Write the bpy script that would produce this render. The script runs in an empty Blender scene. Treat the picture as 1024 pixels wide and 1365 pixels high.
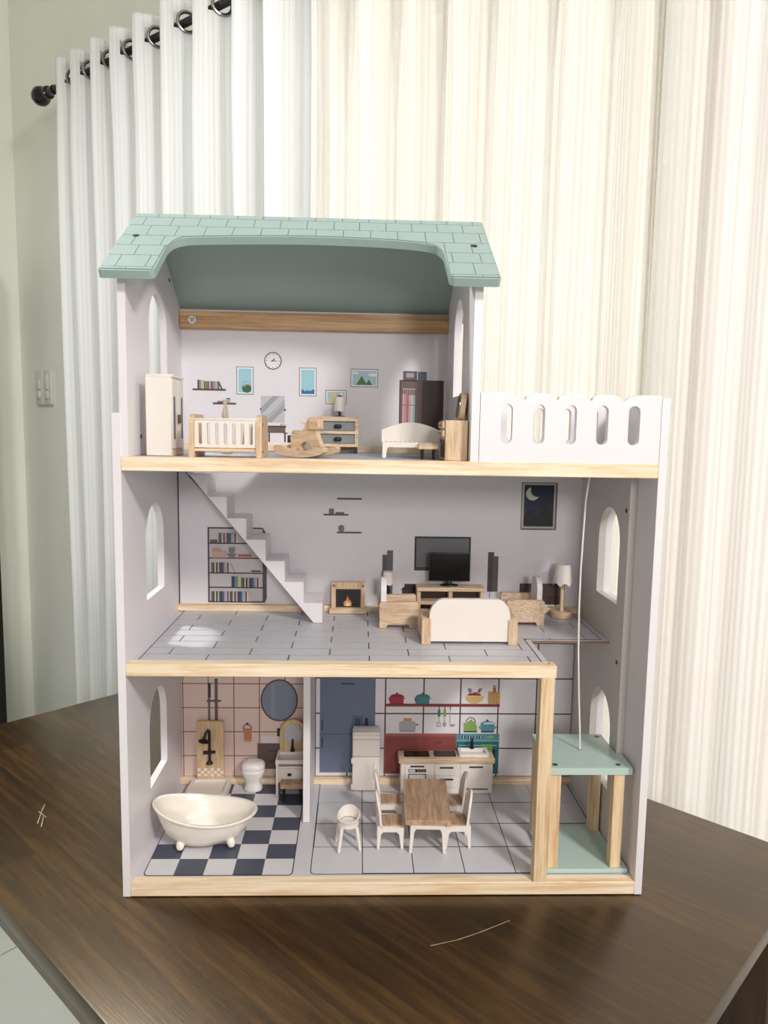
import bpy, bmesh, math, random
from mathutils import Vector, Matrix
from mathutils.geometry import tessellate_polygon
random.seed(7)
PI = math.pi
T = 0.74                                     # height of the table top above the floor; house coordinates start on the table
scn = bpy.context.scene
col = scn.collection

# ------------------------------------------------------------------ camera
CAM = Vector((0.26297, -0.80943, 0.53985)); YAW, PITCH, ROLL, FPX = 0.034563, -0.113507, 0.016807, 997.70
_d = Vector((math.sin(YAW)*math.cos(PITCH), math.cos(YAW)*math.cos(PITCH), math.sin(PITCH)))
_r0 = Vector((math.cos(YAW), -math.sin(YAW), 0)); _u0 = _r0.cross(_d)
_r = _r0*math.cos(ROLL) + _u0*math.sin(ROLL); _u = -_r0*math.sin(ROLL) + _u0*math.cos(ROLL)
cam = bpy.data.cameras.new('camera'); cam.sensor_fit = 'HORIZONTAL'; cam.sensor_width = 36.0
cam.lens = FPX*36.0/1024.0; cam.clip_start = 0.02; cam.clip_end = 60
camo = bpy.data.objects.new('camera', cam); col.objects.link(camo)
mw = Matrix((( _r.x, _u.x, -_d.x, CAM.x), (_r.y, _u.y, -_d.y, CAM.y), (_r.z, _u.z, -_d.z, CAM.z + T), (0, 0, 0, 1)))
camo.matrix_world = mw; scn.camera = camo

# ------------------------------------------------------------------ world and lights
wd = bpy.data.worlds.new('daylight'); scn.world = wd; wd.use_nodes = True
bg = wd.node_tree.nodes['Background']; bg.inputs[0].default_value = (1.0, 0.968, 0.93, 1); bg.inputs[1].default_value = 0.40

def area(name, loc, target, size, energy, color=(1, 1, 1), sy=None):
    l = bpy.data.lights.new(name, 'AREA'); l.energy = energy; l.color = color; l.size = size
    if sy: l.shape = 'RECTANGLE'; l.size_y = sy
    o = bpy.data.objects.new(name, l); col.objects.link(o)
    a = Vector(loc) + Vector((0, 0, T)); b = Vector(target) + Vector((0, 0, T))
    o.location = a; o.rotation_euler = (b - a).to_track_quat('-Z', 'Y').to_euler(); return o
area('ceiling_light_front', (1.48, -1.90, 1.90), (0.3, 0.1, 0.3), 0.34, 41, (1.0, 0.96, 0.935))
area('room_lamp_behind', (0.75, -3.0, 1.12), (0.3, 0.1, 0.35), 0.45, 23, (1.0, 0.955, 0.93))
area('curtain_fill_light', (1.9, -0.15, 1.85), (1.4, 0.4, 0.2), 0.30, 14, (1.0, 0.975, 0.95))  # added fill, no real fitting: brightens the curtains and the window side of the table
area('ceiling_light_side', (-0.75, 0.40, 1.80), (-0.3, 0.2, 0.0), 0.14, 23, (0.99, 1.0, 1.0))
scn.view_settings.view_transform = 'Standard'; scn.view_settings.look = 'None'
scn.view_settings.gamma = 1.0; scn.view_settings.exposure = 0.09; scn.view_settings.use_curve_mapping = False

# ------------------------------------------------------------------ helpers
def lin(c): return tuple((v/12.92 if v <= .04045 else ((v+.055)/1.055)**2.4) for v in [x/255 for x in c])
MATS = {}
def mat(name, rgb, rough=.5, var=.04, scale=60, metal=0, bump=0.0, spec=.5, coat=0.0):
    if name in MATS: return MATS[name]
    m = bpy.data.materials.new(name); m.use_nodes = True; nt = m.node_tree; b = nt.nodes['Principled BSDF']
    c = lin(rgb); b.inputs['Roughness'].default_value = rough; b.inputs['Metallic'].default_value = metal
    b.inputs['Specular IOR Level'].default_value = spec; b.inputs['Coat Weight'].default_value = coat
    tc = nt.nodes.new('ShaderNodeTexCoord'); n = nt.nodes.new('ShaderNodeTexNoise'); n.inputs['Scale'].default_value = scale; n.inputs['Detail'].default_value = 3
    nt.links.new(tc.outputs['Object'], n.inputs['Vector'])
    r = nt.nodes.new('ShaderNodeValToRGB'); r.color_ramp.elements[0].position = .3; r.color_ramp.elements[1].position = .7
    r.color_ramp.elements[0].color = tuple(max(0, v*(1-var)) for v in c) + (1,); r.color_ramp.elements[1].color = tuple(min(1, v*(1+var)) for v in c) + (1,)
    nt.links.new(n.outputs['Fac'], r.inputs[0]); nt.links.new(r.outputs[0], b.inputs['Base Color'])
    if bump:
        bp = nt.nodes.new('ShaderNodeBump'); bp.inputs['Strength'].default_value = bump; bp.inputs['Distance'].default_value = .001
        nt.links.new(n.outputs['Fac'], bp.inputs['Height']); nt.links.new(bp.outputs[0], b.inputs['Normal'])
    MATS[name] = m; return m
def wood(name, c1, c2, axis='x', across=120, along=7, rough=.55, c3=None, spec=.4, coat=0.0, blocks=False):
    if name in MATS: return MATS[name]
    m = bpy.data.materials.new(name); m.use_nodes = True; nt = m.node_tree; b = nt.nodes['Principled BSDF']
    b.inputs['Roughness'].default_value = rough; b.inputs['Specular IOR Level'].default_value = spec; b.inputs['Coat Weight'].default_value = coat
    b.inputs['Coat Roughness'].default_value = .12
    if blocks: b.inputs['Specular Tint'].default_value = (1.0, .83, .62, 1)
    tc = nt.nodes.new('ShaderNodeTexCoord'); mp = nt.nodes.new('ShaderNodeMapping')
    sc = [across]*3; sc['xyz'.index(axis)] = along; mp.inputs['Scale'].default_value = sc
    nt.links.new(tc.outputs['Object'], mp.inputs['Vector'])
    n = nt.nodes.new('ShaderNodeTexNoise'); n.inputs['Scale'].default_value = 1; n.inputs['Detail'].default_value = 5; n.inputs['Distortion'].default_value = .6
    nt.links.new(mp.outputs[0], n.inputs['Vector'])
    n2 = nt.nodes.new('ShaderNodeTexNoise'); n2.inputs['Scale'].default_value = 5; n2.inputs['Detail'].default_value = 4
    nt.links.new(mp.outputs[0], n2.inputs['Vector'])
    mx = nt.nodes.new('ShaderNodeMath'); mx.operation = 'MULTIPLY_ADD'; mx.inputs[1].default_value = .35; nt.links.new(n2.outputs['Fac'], mx.inputs[0]); nt.links.new(n.outputs['Fac'], mx.inputs[2])
    r = nt.nodes.new('ShaderNodeValToRGB'); e = r.color_ramp.elements
    e[0].position = .5; e[0].color = lin(c1) + (1,); e[1].position = .82; e[1].color = lin(c2) + (1,)
    if c3: k = e.new(.66); k.color = lin(c3) + (1,)
    nt.links.new(mx.outputs[0], r.inputs[0]); nt.links.new(r.outputs[0], b.inputs['Base Color'])
    if blocks:                                          # finger-jointed boards of slightly different tone
        bk = nt.nodes.new('ShaderNodeTexBrick'); bk.inputs['Scale'].default_value = 1; bk.inputs['Brick Width'].default_value = .34; bk.inputs['Row Height'].default_value = .062; bk.inputs['Mortar Size'].default_value = 0
        bk.inputs['Color1'].default_value = (.62, .62, .62, 1); bk.inputs['Color2'].default_value = (1.42, 1.42, 1.42, 1); bk.offset = .37; nt.links.new(tc.outputs['Object'], bk.inputs['Vector'])
        mm = nt.nodes.new('ShaderNodeMix'); mm.data_type = 'RGBA'; mm.blend_type = 'MULTIPLY'; mm.inputs[0].default_value = 1
        nt.links.new(r.outputs[0], mm.inputs[6]); nt.links.new(bk.outputs['Color'], mm.inputs[7]); nt.links.new(mm.outputs[2], b.inputs['Base Color'])
    bp = nt.nodes.new('ShaderNodeBump'); bp.inputs['Strength'].default_value = .12; bp.inputs['Distance'].default_value = .0006
    nt.links.new(n2.outputs['Fac'], bp.inputs['Height']); nt.links.new(bp.outputs[0], b.inputs['Normal'])
    MATS[name] = m; return m

def bevel_box(x0, x1, y0, y1, z0, z1, bev, seg=2):
    bm = bmesh.new(); bmesh.ops.create_cube(bm, size=1)
    for v in bm.verts: v.co = ((x0+x1)/2 + v.co.x*(x1-x0), (y0+y1)/2 + v.co.y*(y1-y0), (z0+z1)/2 + v.co.z*(z1-z0))
    bmesh.ops.bevel(bm, geom=list(bm.edges), offset=bev, segments=seg, affect='EDGES', profile=.5)
    bm.verts.index_update(); vs = [v.co.copy() for v in bm.verts]; fs = [[v.index for v in f.verts] for f in bm.faces]; bm.free(); return vs, fs

class MB:
    def __init__(s): s.v = []; s.f = []; s.m = []
    def add(s, vs, fs, m=0, xf=None):
        k = len(s.v); s.v += [tuple(xf @ Vector(v)) if xf else tuple(v) for v in vs]
        for f in fs: s.f.append([i+k for i in f]); s.m.append(m)
        return s
    def box(s, x0, x1, y0, y1, z0, z1, m=0, bev=0, seg=2, xf=None):
        if bev: vs, fs = bevel_box(x0, x1, y0, y1, z0, z1, min(bev, .49*min(x1-x0, y1-y0, z1-z0)), seg)
        else:
            vs = [(x, y, z) for z in (z0, z1) for y in (y0, y1) for x in (x0, x1)]
            fs = [(0, 2, 3, 1), (4, 5, 7, 6), (0, 1, 5, 4), (2, 6, 7, 3), (0, 4, 6, 2), (1, 3, 7, 5)]
        return s.add(vs, fs, m, xf)
    def plate(s, outer, holes, axis, a, b, m=0, xf=None, mcap=None):
        loops = [list(outer)] + [list(h) for h in holes]
        def P(p, t):
            if axis == 'x': return (t, p[0], p[1])
            if axis == 'y': return (p[0], t, p[1])
            return (p[0], p[1], t)
        flat = [p for l in loops for p in l]; n = len(flat)
        tris = tessellate_polygon([[Vector((p[0], p[1], 0)) for p in l] for l in loops])
        vs = [P(p, a) for p in flat] + [P(p, b) for p in flat]
        s.add(vs, [tuple(t) for t in tris] + [tuple(i+n for i in reversed(t)) for t in tris], m if mcap is None else mcap, xf)
        sf = []; k = 0
        for l in loops:
            c = len(l)
            for i in range(c): j = (i+1) % c; sf.append((k+i, k+j, n+k+j, n+k+i))
            k += c
        return s.add(vs, sf, m, xf)
    def lathe(s, prof, c=(0, 0), n=24, m=0, xf=None, sx=1, sy=1):
        vs = []; fs = []
        for r, z in prof:
            for i in range(n): a = 2*PI*i/n; vs.append((c[0]+r*sx*math.cos(a), c[1]+r*sy*math.sin(a), z))
        for j in range(len(prof)-1):
            for i in range(n): k = (i+1) % n; fs.append((j*n+i, j*n+k, (j+1)*n+k, (j+1)*n+i))
        if prof[0][0] > 1e-6: fs.append(tuple(range(n)))
        if prof[-1][0] > 1e-6: fs.append(tuple((len(prof)-1)*n+i for i in range(n)))
        return s.add(vs, fs, m, xf)
    def tube(s, path, r, n=10, m=0, xf=None, closed=False):
        path = [Vector(p) for p in path]; rs = r if isinstance(r, (list, tuple)) else [r]*len(path); vs = []; fs = []; N = len(path); prev = None
        for i, p in enumerate(path):
            if closed: t = (path[(i+1) % N]-path[i-1]).normalized()
            else: t = (path[min(i+1, N-1)]-path[max(i-1, 0)]).normalized()
            if prev is None: prev = t.cross(Vector((0, 0, 1)) if abs(t.z) < .9 else Vector((1, 0, 0))).normalized()
            u = (prev - t*prev.dot(t)).normalized(); w = t.cross(u); prev = u
            for k in range(n): a = 2*PI*k/n; vs.append(p + (u*math.cos(a)+w*math.sin(a))*rs[i])
        for i in range(N if closed else N-1):
            for k in range(n): j = (k+1) % n; q = (i+1) % N; fs.append((i*n+k, i*n+j, q*n+j, q*n+k))
        if not closed: fs += [tuple(range(n)), tuple((N-1)*n+k for k in range(n))]
        return s.add(vs, fs, m, xf)
    def loft(s, rings, m=0, caps=True, xf=None):
        n = len(rings[0]); vs = [p for r in rings for p in r]; fs = []
        for j in range(len(rings)-1):
            for i in range(n): k = (i+1) % n; fs.append((j*n+i, j*n+k, (j+1)*n+k, (j+1)*n+i))
        if caps: fs += [tuple(range(n)), tuple((len(rings)-1)*n+i for i in range(n))]
        return s.add(vs, fs, m, xf)
    def poly(s, pts, m=0): return s.add(pts, [tuple(range(len(pts)))], m)
    def build(s, name, mats, parent=None, smooth=38, recalc=True, loc=None):
        me = bpy.data.meshes.new(name); me.from_pydata([tuple(v) for v in s.v], [], s.f)
        mats = mats if isinstance(mats, (list, tuple)) else [mats]
        for m in mats: me.materials.append(m)
        for p, i in zip(me.polygons, s.m): p.material_index = i; p.use_smooth = True
        if recalc:
            bm = bmesh.new(); bm.from_mesh(me); bmesh.ops.remove_doubles(bm, verts=bm.verts, dist=1e-6); bmesh.ops.recalc_face_normals(bm, faces=bm.faces); bm.to_mesh(me); bm.free()
        me.set_sharp_from_angle(angle=math.radians(smooth))
        return link(name, me, parent, loc)
def link(name, me, parent=None, loc=None):
    o = bpy.data.objects.new(name, me); col.objects.link(o)
    if parent: o.parent = parent; o.location = loc or (0, 0, 0)
    else: o.location = Vector(loc or (0, 0, 0)) + Vector((0, 0, T))
    return o
def tag(o, label, cat, group=None, kind=None):
    if label: o['label'] = label
    if cat: o['category'] = cat
    if group: o['group'] = group
    if kind: o['kind'] = kind
    return o
LIFT = Vector((0, 0, .0010))                  # things stand a hair above the printed floors
def thing(name, label, cat, loc=(0, 0, 0), rz=0, group=None):
    o = bpy.data.objects.new(name, None); col.objects.link(o); o.empty_display_size = .02
    o.location = Vector(loc) + Vector((0, 0, T)) + (LIFT if Vector(loc).z >= 0 else Vector()); o.rotation_euler = (0, 0, rz); return tag(o, label, cat, group)
def struct(o, label): o['kind'] = 'structure'; o['label'] = label; return o
def copy_tree(o, parent=None):
    c = o.copy(); col.objects.link(c); c.parent = parent
    for ch in list(o.children): copy_tree(ch, c)
    return c
def ray(px, py): return _d + _r*((px-512)/FPX) - _u*((py-682.5)/FPX)
def at(px, py, ax, val):
    v = ray(px, py); return CAM + v*((val-CAM[ax])/v[ax])
def arch(y0, y1, z0, z1, n=14):              # pointed-round window outline
    c = (y0+y1)/2; h = (y1-y0)/2; zs = z1 - h*1.05; return [(y0, z0), (y1, z0)] + [(c+h*math.cos(PI*i/n), zs+(z1-zs)*math.sin(PI*i/n)) for i in range(n+1)]
def rrect(x0, x1, y0, y1, r, n=5):
    o = []
    for cx, cy, a in ((x1-r, y1-r, 0), (x0+r, y1-r, PI/2), (x0+r, y0+r, PI), (x1-r, y0+r, 1.5*PI)):
        for i in range(n+1): t = a + PI/2*i/n; o.append((cx+r*math.cos(t), cy+r*math.sin(t)))
    return o
def ell(cx, cy, rx, ry, n=24, a0=0, a1=2*PI):
    full = abs(a1-a0-2*PI) < 1e-6; return [(cx+rx*math.cos(a0+(a1-a0)*i/n), cy+ry*math.sin(a0+(a1-a0)*i/n)) for i in range(n if full else n+1)]

# ------------------------------------------------------------------ materials
WHITE = mat('white_lacquer', (230, 225, 227), .38, .012, 200, bump=.02)
GREYPAINT = mat('light_grey_lacquer', (206, 199, 194), .45, .012, 200)
WALLPRINT = mat('printed_wall_ground', (226, 222, 226), .5, .01, 90)
SAGE = mat('sage_lacquer', (152, 172, 167), .38, .015, 150)
SAGEDARK = mat('sage_line', (84, 100, 98), .6, .03)
PINEX = wood('pine_lengthwise', (248, 232, 208), (226, 194, 156), 'x', 150, 9, .5, (241, 218, 186))
PINEZ = wood('pine_upright', (236, 212, 178), (208, 172, 130), 'z', 150, 9, .5, (225, 197, 158))
BEECHX = wood('beech_lengthwise', (226, 200, 172), (196, 164, 134), 'x', 260, 30, .5, (214, 187, 157))
BEECHY = wood('beech_crosswise', (226, 200, 172), (196, 164, 134), 'y', 260, 30, .5, (214, 187, 157))
BEECHZ = wood('beech_upright', (224, 197, 168), (192, 160, 128), 'z', 260, 30, .5, (212, 184, 153))
OAK = wood('oak_brown', (200, 170, 142), (162, 130, 104), 'y', 240, 26, .5, (182, 150, 122))
PLY = wood('tan_ply', (222, 194, 156), (200, 168, 128), 'z', 240, 30, .5, (212, 182, 142))
CREAM = mat('cream_plastic', (232, 224, 216), .4, .01, 120)
CERAMIC = mat('cream_ceramic', (243, 236, 224), .28, .01, 60)
PORC = mat('white_porcelain', (238, 232, 228), .15, .01, 60, coat=.5)
BLACK = mat('matt_black', (18, 18, 19), .45, .1)
GLOSSBLK = mat('gloss_black', (10, 10, 12), .2, .05)
STEEL = mat('screw_steel', (120, 118, 114), .3, .1, metal=.9)
SCREW = mat('dark_screw', (52, 44, 40), .5, .1)
def C(r, g, b):
    L_ = .3*r+.59*g+.11*b; r, g, b = [int(L_+(v-L_)*.80) for v in (r, g, b)]
    return mat('print_%d_%d_%d' % (r, g, b), (r, g, b), .5, .01)

# ================================================================== ROOM
AU = Vector((-0.771, 1.8055, 0)); DU = Vector((math.cos(math.radians(-40)), math.sin(math.radians(-40)), 0)); NU = Vector((-DU.y, DU.x, 0))
def room(u, off, z): p = AU + DU*u + NU*off; return (p.x, p.y, z)
ROOM = Matrix(((DU.x, NU.x, 0, AU.x), (DU.y, NU.y, 0, AU.y), (0, 0, 1, 0), (0, 0, 0, 1)))
UC, OW, FLOOR, CEIL = -0.478, .12, -T, 2.35
PAINT = mat('sage_white_wall_paint', (232, 234, 222), .8, .02, 6, bump=.05)
b = MB()
WU0, WU1, WZ0, WZ1 = 1.06, 3.10, -.62, 1.52
b.plate([(UC-.1, FLOOR), (4.2, FLOOR), (4.2, CEIL), (UC-.1, CEIL)], [[(WU0, WZ0), (WU1, WZ0), (WU1, WZ1), (WU0, WZ1)]], 'y', OW, OW+.14, xf=ROOM)
struct(b.build('wall_back', PAINT), 'pale sage painted window wall behind the curtains')
b = MB(); b.box(UC-.1, UC, -3.4, OW, FLOOR, CEIL, xf=ROOM)
struct(b.build('wall_left', PAINT), 'pale sage painted wall meeting the window wall in a corner')
b = MB(); b.box(UC-.1, 4.2, -3.4, OW+.14, CEIL, CEIL+.05, xf=ROOM)
struct(b.build('ceiling', mat('ceiling_paint', (236, 235, 230), .9, .01, 5)), 'plain white ceiling')
GROUT = mat('floor_grout', (150, 152, 142), .8, .05)
TILE = mat('floor_tile_glaze', (196, 200, 190), .35, .035, 5)
b = MB(); b.box(UC-.1, 4.2, -3.4, OW+.14, FLOOR-.05, FLOOR-.002, xf=ROOM)
fl = struct(b.build('floor', GROUT), 'pale grey-green tiled floor')
me = None; s = .60
for i in range(7):
    for j in range(6):
        u0 = UC+.01+i*s; o0 = OW-.01-(j+1)*s
        if me is None:
            k = MB(); k.box(.0015, s-.0015, .0015, s-.0015, -.002, 0, bev=.0006, seg=1); t_ = k.build('floor_tile', TILE, fl); me = t_.data
        else: t_ = link('floor_tile', me, fl)
        p = room(u0, o0, FLOOR); t_.location = p; t_.rotation_euler = (0, 0, math.radians(-40))
# window in the back wall
FRAME = mat('white_window_frame', (214, 214, 208), .5, .02)
b = MB(); f = .045
b.plate([(WU0, WZ0), (WU1, WZ0), (WU1, WZ1), (WU0, WZ1)], [[(WU0+f, WZ0+f), (WU1-f, WZ0+f), (WU1-f, WZ1-f), (WU0+f, WZ1-f)]], 'y', OW+.04, OW+.10, xf=ROOM)
win = struct(b.build('window_1', FRAME), 'white framed window glowing through the sheer curtain')
b = MB(); um = (WU0+WU1)/2; b.box(um-.03, um+.03, OW+.045, OW+.095, WZ0+f, WZ1-f, xf=ROOM); b.build('mullion', FRAME, win)
for uq in (WU0+.5, um+.5):
    b = MB(); b.box(uq-.02, uq+.02, OW+.052, OW+.088, WZ0+f, WZ1-f, xf=ROOM); b.build('mullion', FRAME, win)
for z in (.55, 1.08):
    b = MB(); b.box(WU0+f, WU1-f, OW+.05, OW+.09, z-.018, z+.018, xf=ROOM); b.build('transom', FRAME, win)
GL = bpy.data.materials.new('window_glass'); GL.use_nodes = True; nt = GL.node_tree
for n_ in list(nt.nodes):
    if n_.type == 'BSDF_PRINCIPLED': nt.nodes.remove(n_)
tr = nt.nodes.new('ShaderNodeBsdfTransparent'); gs = nt.nodes.new('ShaderNodeBsdfGlossy'); gs.inputs['Roughness'].default_value = .05; mxs = nt.nodes.new('ShaderNodeMixShader'); mxs.inputs[0].default_value = .06
nt.links.new(tr.outputs[0], mxs.inputs[1]); nt.links.new(gs.outputs[0], mxs.inputs[2]); nt.links.new(mxs.outputs[0], [n_ for n_ in nt.nodes if n_.type == 'OUTPUT_MATERIAL'][0].inputs[0])
for u0, u1 in ((WU0+f, WU0+.48), (WU0+.52, um-.03), (um+.03, um+.48), (um+.52, WU1-f)):
    for z0, z1 in ((WZ0+f, .532), (.568, 1.062), (1.098, WZ1-f)):
        b = MB(); b.box(u0, u1, OW+.066, OW+.070, z0, z1, xf=ROOM); b.build('pane', GL, win)
# daylight just outside the window
wc = room(um, OW+.45, .45); wt = room(um, -1, .45)
area('daylight', wc, wt, 2.3, 29, (1.0, .975, .945), 2.2)

# light switches
PLATE = mat('switch_plate_plastic', (214, 214, 204), .45, .01)
sw = thing('light_switch', 'pale two-gang light switch on the wall beside the curtain', 'light switch', room(-.283, OW, .60), math.radians(-40))
for dx in (-.040, .018):
    b = MB(); b.box(dx-.027, dx+.027, -.012, 0, 0, .128, bev=.003); p_ = b.build('switch_plate', PLATE, sw)
    for zz in ((.024, .05), (.058, .09)) if dx < 0 else ((.022, .052), (.056, .112)):
        b = MB(); b.box(dx-.011, dx+.011, -.018, -.012, zz[0], zz[1], bev=.002); b.build('rocker', PLATE, p_)

# dark tall cabinet, its edge just in view
CABD = wood('blackened_wood', (30, 26, 25), (16, 14, 14), 'z', 40, 4, .4)
cb = thing('tall_cabinet', 'near-black tall cabinet whose edge shows along the sage wall', 'cabinet', room(UC+.16, -.331, FLOOR), math.radians(-40))
b = MB(); b.box(-.155, .022, -.42, .255, .06, 1.9, bev=.004); b.build('body', CABD, cb)
b = MB(); b.box(-.155, .005, -.40, .235, 0, .06); b.build('plinth', CABD, cb)
for y0, y1 in ((-.415, -.085), (-.079, .25)):
    b = MB(); b.box(.022, .040, y0, y1, .08, 1.88, bev=.003); dr_ = b.build('door', CABD, cb)
    b = MB(); yy = y1-.03 if y1 < 0 else y0+.03; b.tube([(.040, yy, .9), (.060, yy, .9), (.060, yy, 1.05), (.040, yy, 1.05)], .005); b.build('handle', STEEL, dr_)

# ------------------------------------------------------------------ curtains
def cloth(name, rgb, tsp, tl, stripes=95):
    m = bpy.data.materials.new(name); m.use_nodes = True; nt = m.node_tree; N = nt.nodes
    for n_ in list(N):
        if n_.type == 'BSDF_PRINCIPLED': N.remove(n_)
    out = [n_ for n_ in N if n_.type == 'OUTPUT_MATERIAL'][0]
    uv = N.new('ShaderNodeUVMap'); sp = N.new('ShaderNodeSeparateXYZ'); nt.links.new(uv.outputs[0], sp.inputs[0])
    def stripe(freq, detail):
        n = N.new('ShaderNodeTexNoise'); n.noise_dimensions = '1D'; n.inputs['Scale'].default_value = 1; n.inputs['Detail'].default_value = detail
        ml = N.new('ShaderNodeMath'); ml.operation = 'MULTIPLY'; ml.inputs[1].default_value = freq; nt.links.new(sp.outputs[0], ml.inputs[0]); nt.links.new(ml.outputs[0], n.inputs['W']); return n.outputs['Fac']
    nz = stripe(stripes*.5, 0)
    ph = N.new('ShaderNodeMath'); ph.operation = 'MULTIPLY'; ph.inputs[1].default_value = 2*PI/.0125; nt.links.new(sp.outputs[0], ph.inputs[0])
    si = N.new('ShaderNodeMath'); si.operation = 'SINE'; nt.links.new(ph.outputs[0], si.inputs[0])
    sa = N.new('ShaderNodeMath'); sa.operation = 'MULTIPLY_ADD'; sa.inputs[1].default_value = .17; nh = N.new('ShaderNodeMath'); nh.operation = 'MULTIPLY_ADD'; nh.inputs[1].default_value = .7; nh.inputs[2].default_value = .15; nt.links.new(nz, nh.inputs[0]); nt.links.new(si.outputs[0], sa.inputs[0]); nt.links.new(nh.outputs[0], sa.inputs[2]); st = sa.outputs[0]
    rp = N.new('ShaderNodeValToRGB'); rp.color_ramp.elements[0].position = .42; rp.color_ramp.elements[1].position = .62
    rp.color_ramp.elements[0].color = (tsp*.35,)*3 + (1,); rp.color_ramp.elements[1].color = (min(.9, tsp*1.9),)*3 + (1,); nt.links.new(st, rp.inputs[0])
    cr = N.new('ShaderNodeValToRGB'); c = lin(rgb); cr.color_ramp.elements[0].position = .3; cr.color_ramp.elements[1].position = .62; cr.color_ramp.elements[0].color = tuple(v*k for v, k in zip(c, (.91, .895, .87))) + (1,); cr.color_ramp.elements[1].color = c + (1,); nt.links.new(st, cr.inputs[0])
    df = N.new('ShaderNodeBsdfDiffuse'); tl_ = N.new('ShaderNodeBsdfTranslucent'); tr_ = N.new('ShaderNodeBsdfTransparent')
    nt.links.new(cr.outputs[0], df.inputs[0]); nt.links.new(cr.outputs[0], tl_.inputs[0])
    bp = N.new('ShaderNodeBump'); bp.inputs['Strength'].default_value = .3; bp.inputs['Distance'].default_value = .002
    nt.links.new(st, bp.inputs['Height']); nt.links.new(bp.outputs[0], df.inputs['Normal']); nt.links.new(bp.outputs[0], tl_.inputs['Normal'])
    m1 = N.new('ShaderNodeMixShader'); m1.inputs[0].default_value = tl; nt.links.new(df.outputs[0], m1.inputs[1]); nt.links.new(tl_.outputs[0], m1.inputs[2])
    m2 = N.new('ShaderNodeMixShader'); nt.links.new(rp.outputs[0], m2.inputs[0]); nt.links.new(m1.outputs[0], m2.inputs[1]); nt.links.new(tr_.outputs[0], m2.inputs[2]); nt.links.new(m2.outputs[0], out.inputs[0])
    return m
CL1 = cloth('ivory_curtain_cloth', (247, 248, 247), .025, .38, 70)
CL2 = cloth('sheer_striped_cloth', (247, 245, 240), .19, .45, 70)
RZ = 1.6
def u_at(px, off, py=280):
    v = ray(px, py); P = CAM + v*(((AU + NU*off) - Vector((CAM.x, CAM.y, 0))).dot(NU)/v.dot(NU)); return (P - AU).dot(DU)
RING = mat('grommet_chrome', (150, 148, 146), .25, .05, metal=1)
def curtain(name, label, peaks, amps, m, group, tuck=False, flap=False, topk=1.0):
    root = thing(name, label, 'curtain', room(0, 0, FLOOR), 0, group)
    # plan curve: front peaks at -a, valleys at +a
    pts = [(peaks[0]-.030, .036), (peaks[0]-.020, .030), (peaks[0]-.010, .012)] if tuck else []
    for i in range(len(peaks)-1):
        u0, u1 = peaks[i], peaks[i+1]; a0, a1 = amps[i], amps[i+1]; am = (a0+a1)/2*.9
        for k in range(14):
            t = k/14; o = -math.cos(2*PI*t); amp = a0*(1-t)+a1*t
            o = o*amp if o < 0 else o*am
            tt = t + .07*math.sin(2*PI*t)
            pts.append((u0+(u1-u0)*tt, o))
    pts.append((peaks[-1], -amps[-1]))
    if flap: pts += [(peaks[-1]+.02, -amps[-1]-.003), (peaks[-1]+.045, -amps[-1]-.002)]
    top, bot = RZ+.055, FLOOR+.02; zs = [top, top-.012, RZ+.019, RZ-.019, RZ-.06, 1.36, 1.2, .9, .6, .3, 0, -.35, bot]; gather = [topk]*5 + [1+(topk-1)*.5] + [1]*7
    arc = [0]
    for i in range(1, len(pts)): arc.append(arc[-1] + math.hypot(pts[i][0]-pts[i-1][0], pts[i][1]-pts[i-1][1]))
    vs = []; fs = []; n = len(pts)
    eyes = [i if abs(pts[i][1]) <= abs(pts[i+1][1]) else i+1 for i in range(1, n-2) if pts[i][1]*pts[i+1][1] <= 0 and pts[i][1] != 0]
    for k in eyes:                                      # put one fabric column exactly on the rod axis
        a_ = k-1 if pts[k-1][1]*pts[k][1] <= 0 else k; (ua, oa), (ub, ob) = pts[a_], pts[a_+1]
        pts[k] = (ua+(ub-ua)*oa/(oa-ob), 0.0)
    for j, z in enumerate(zs):
        for i, (u, o) in enumerate(pts):
            w = .0012*math.sin(i*.7 + z*3.1)*(1 if j > 5 else 0); vs.append(Vector(room(u + w, o*gather[j]*(1+.12*math.sin(i*.37+z*1.7)*(j > 4)), z)) - Vector(room(0, 0, FLOOR)))
    for j in range(len(zs)-1):
        for i in range(n-1):
            if j == 2 and (pts[i][1]*pts[i+1][1] <= 0 or min(abs(pts[i][1]), abs(pts[i+1][1]))*topk < .0150): continue          # eyelet holes for the rod
            fs.append((j*n+i, j*n+i+1, (j+1)*n+i+1, (j+1)*n+i))
    me = bpy.data.meshes.new('fabric'); me.from_pydata(vs, [], fs); me.materials.append(m)
    uvl = me.uv_layers.new(name='UVMap')
    for p in me.polygons:
        p.use_smooth = True
        for li in p.loop_indices: vi = me.loops[li].vertex_index; uvl.data[li].uv = (arc[vi % n], zs[vi//n])
    fo = link('fabric', me, root)
    so = fo.modifiers.new('hem', 'SOLIDIFY'); so.thickness = .0006
    for k in eyes:
        t = Vector((pts[k+1][0]-pts[k-1][0], (pts[k+1][1]-pts[k-1][1])*topk, 0)).normalized(); tw = DU*t.x + NU*t.y; cw = Vector(room(pts[k][0], pts[k][1]*topk, RZ)) - Vector(room(0, 0, FLOOR))
        b = MB(); b.tube([cw + (tw*math.cos(a) + Vector((0, 0, 1))*math.sin(a))*.0255 for a in [2*PI*q/20 for q in range(20)]], .0048, 8, closed=True); b.build('grommet', RING, root)
    return root
pk = [80, 99, 126, 151, 182, 219, 262, 314, 353, 420]
p1 = [u_at(x, -.05) for x in pk]
curtain('curtain', 'ivory grommet curtain gathered in deep folds beside the light switch', p1, [.05]*10, CL1, 'curtains on the black rod')
p2 = [u_at(x, -.024) for x in (421, 484, 548, 600, 677, 760, 842, 880)]
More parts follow.
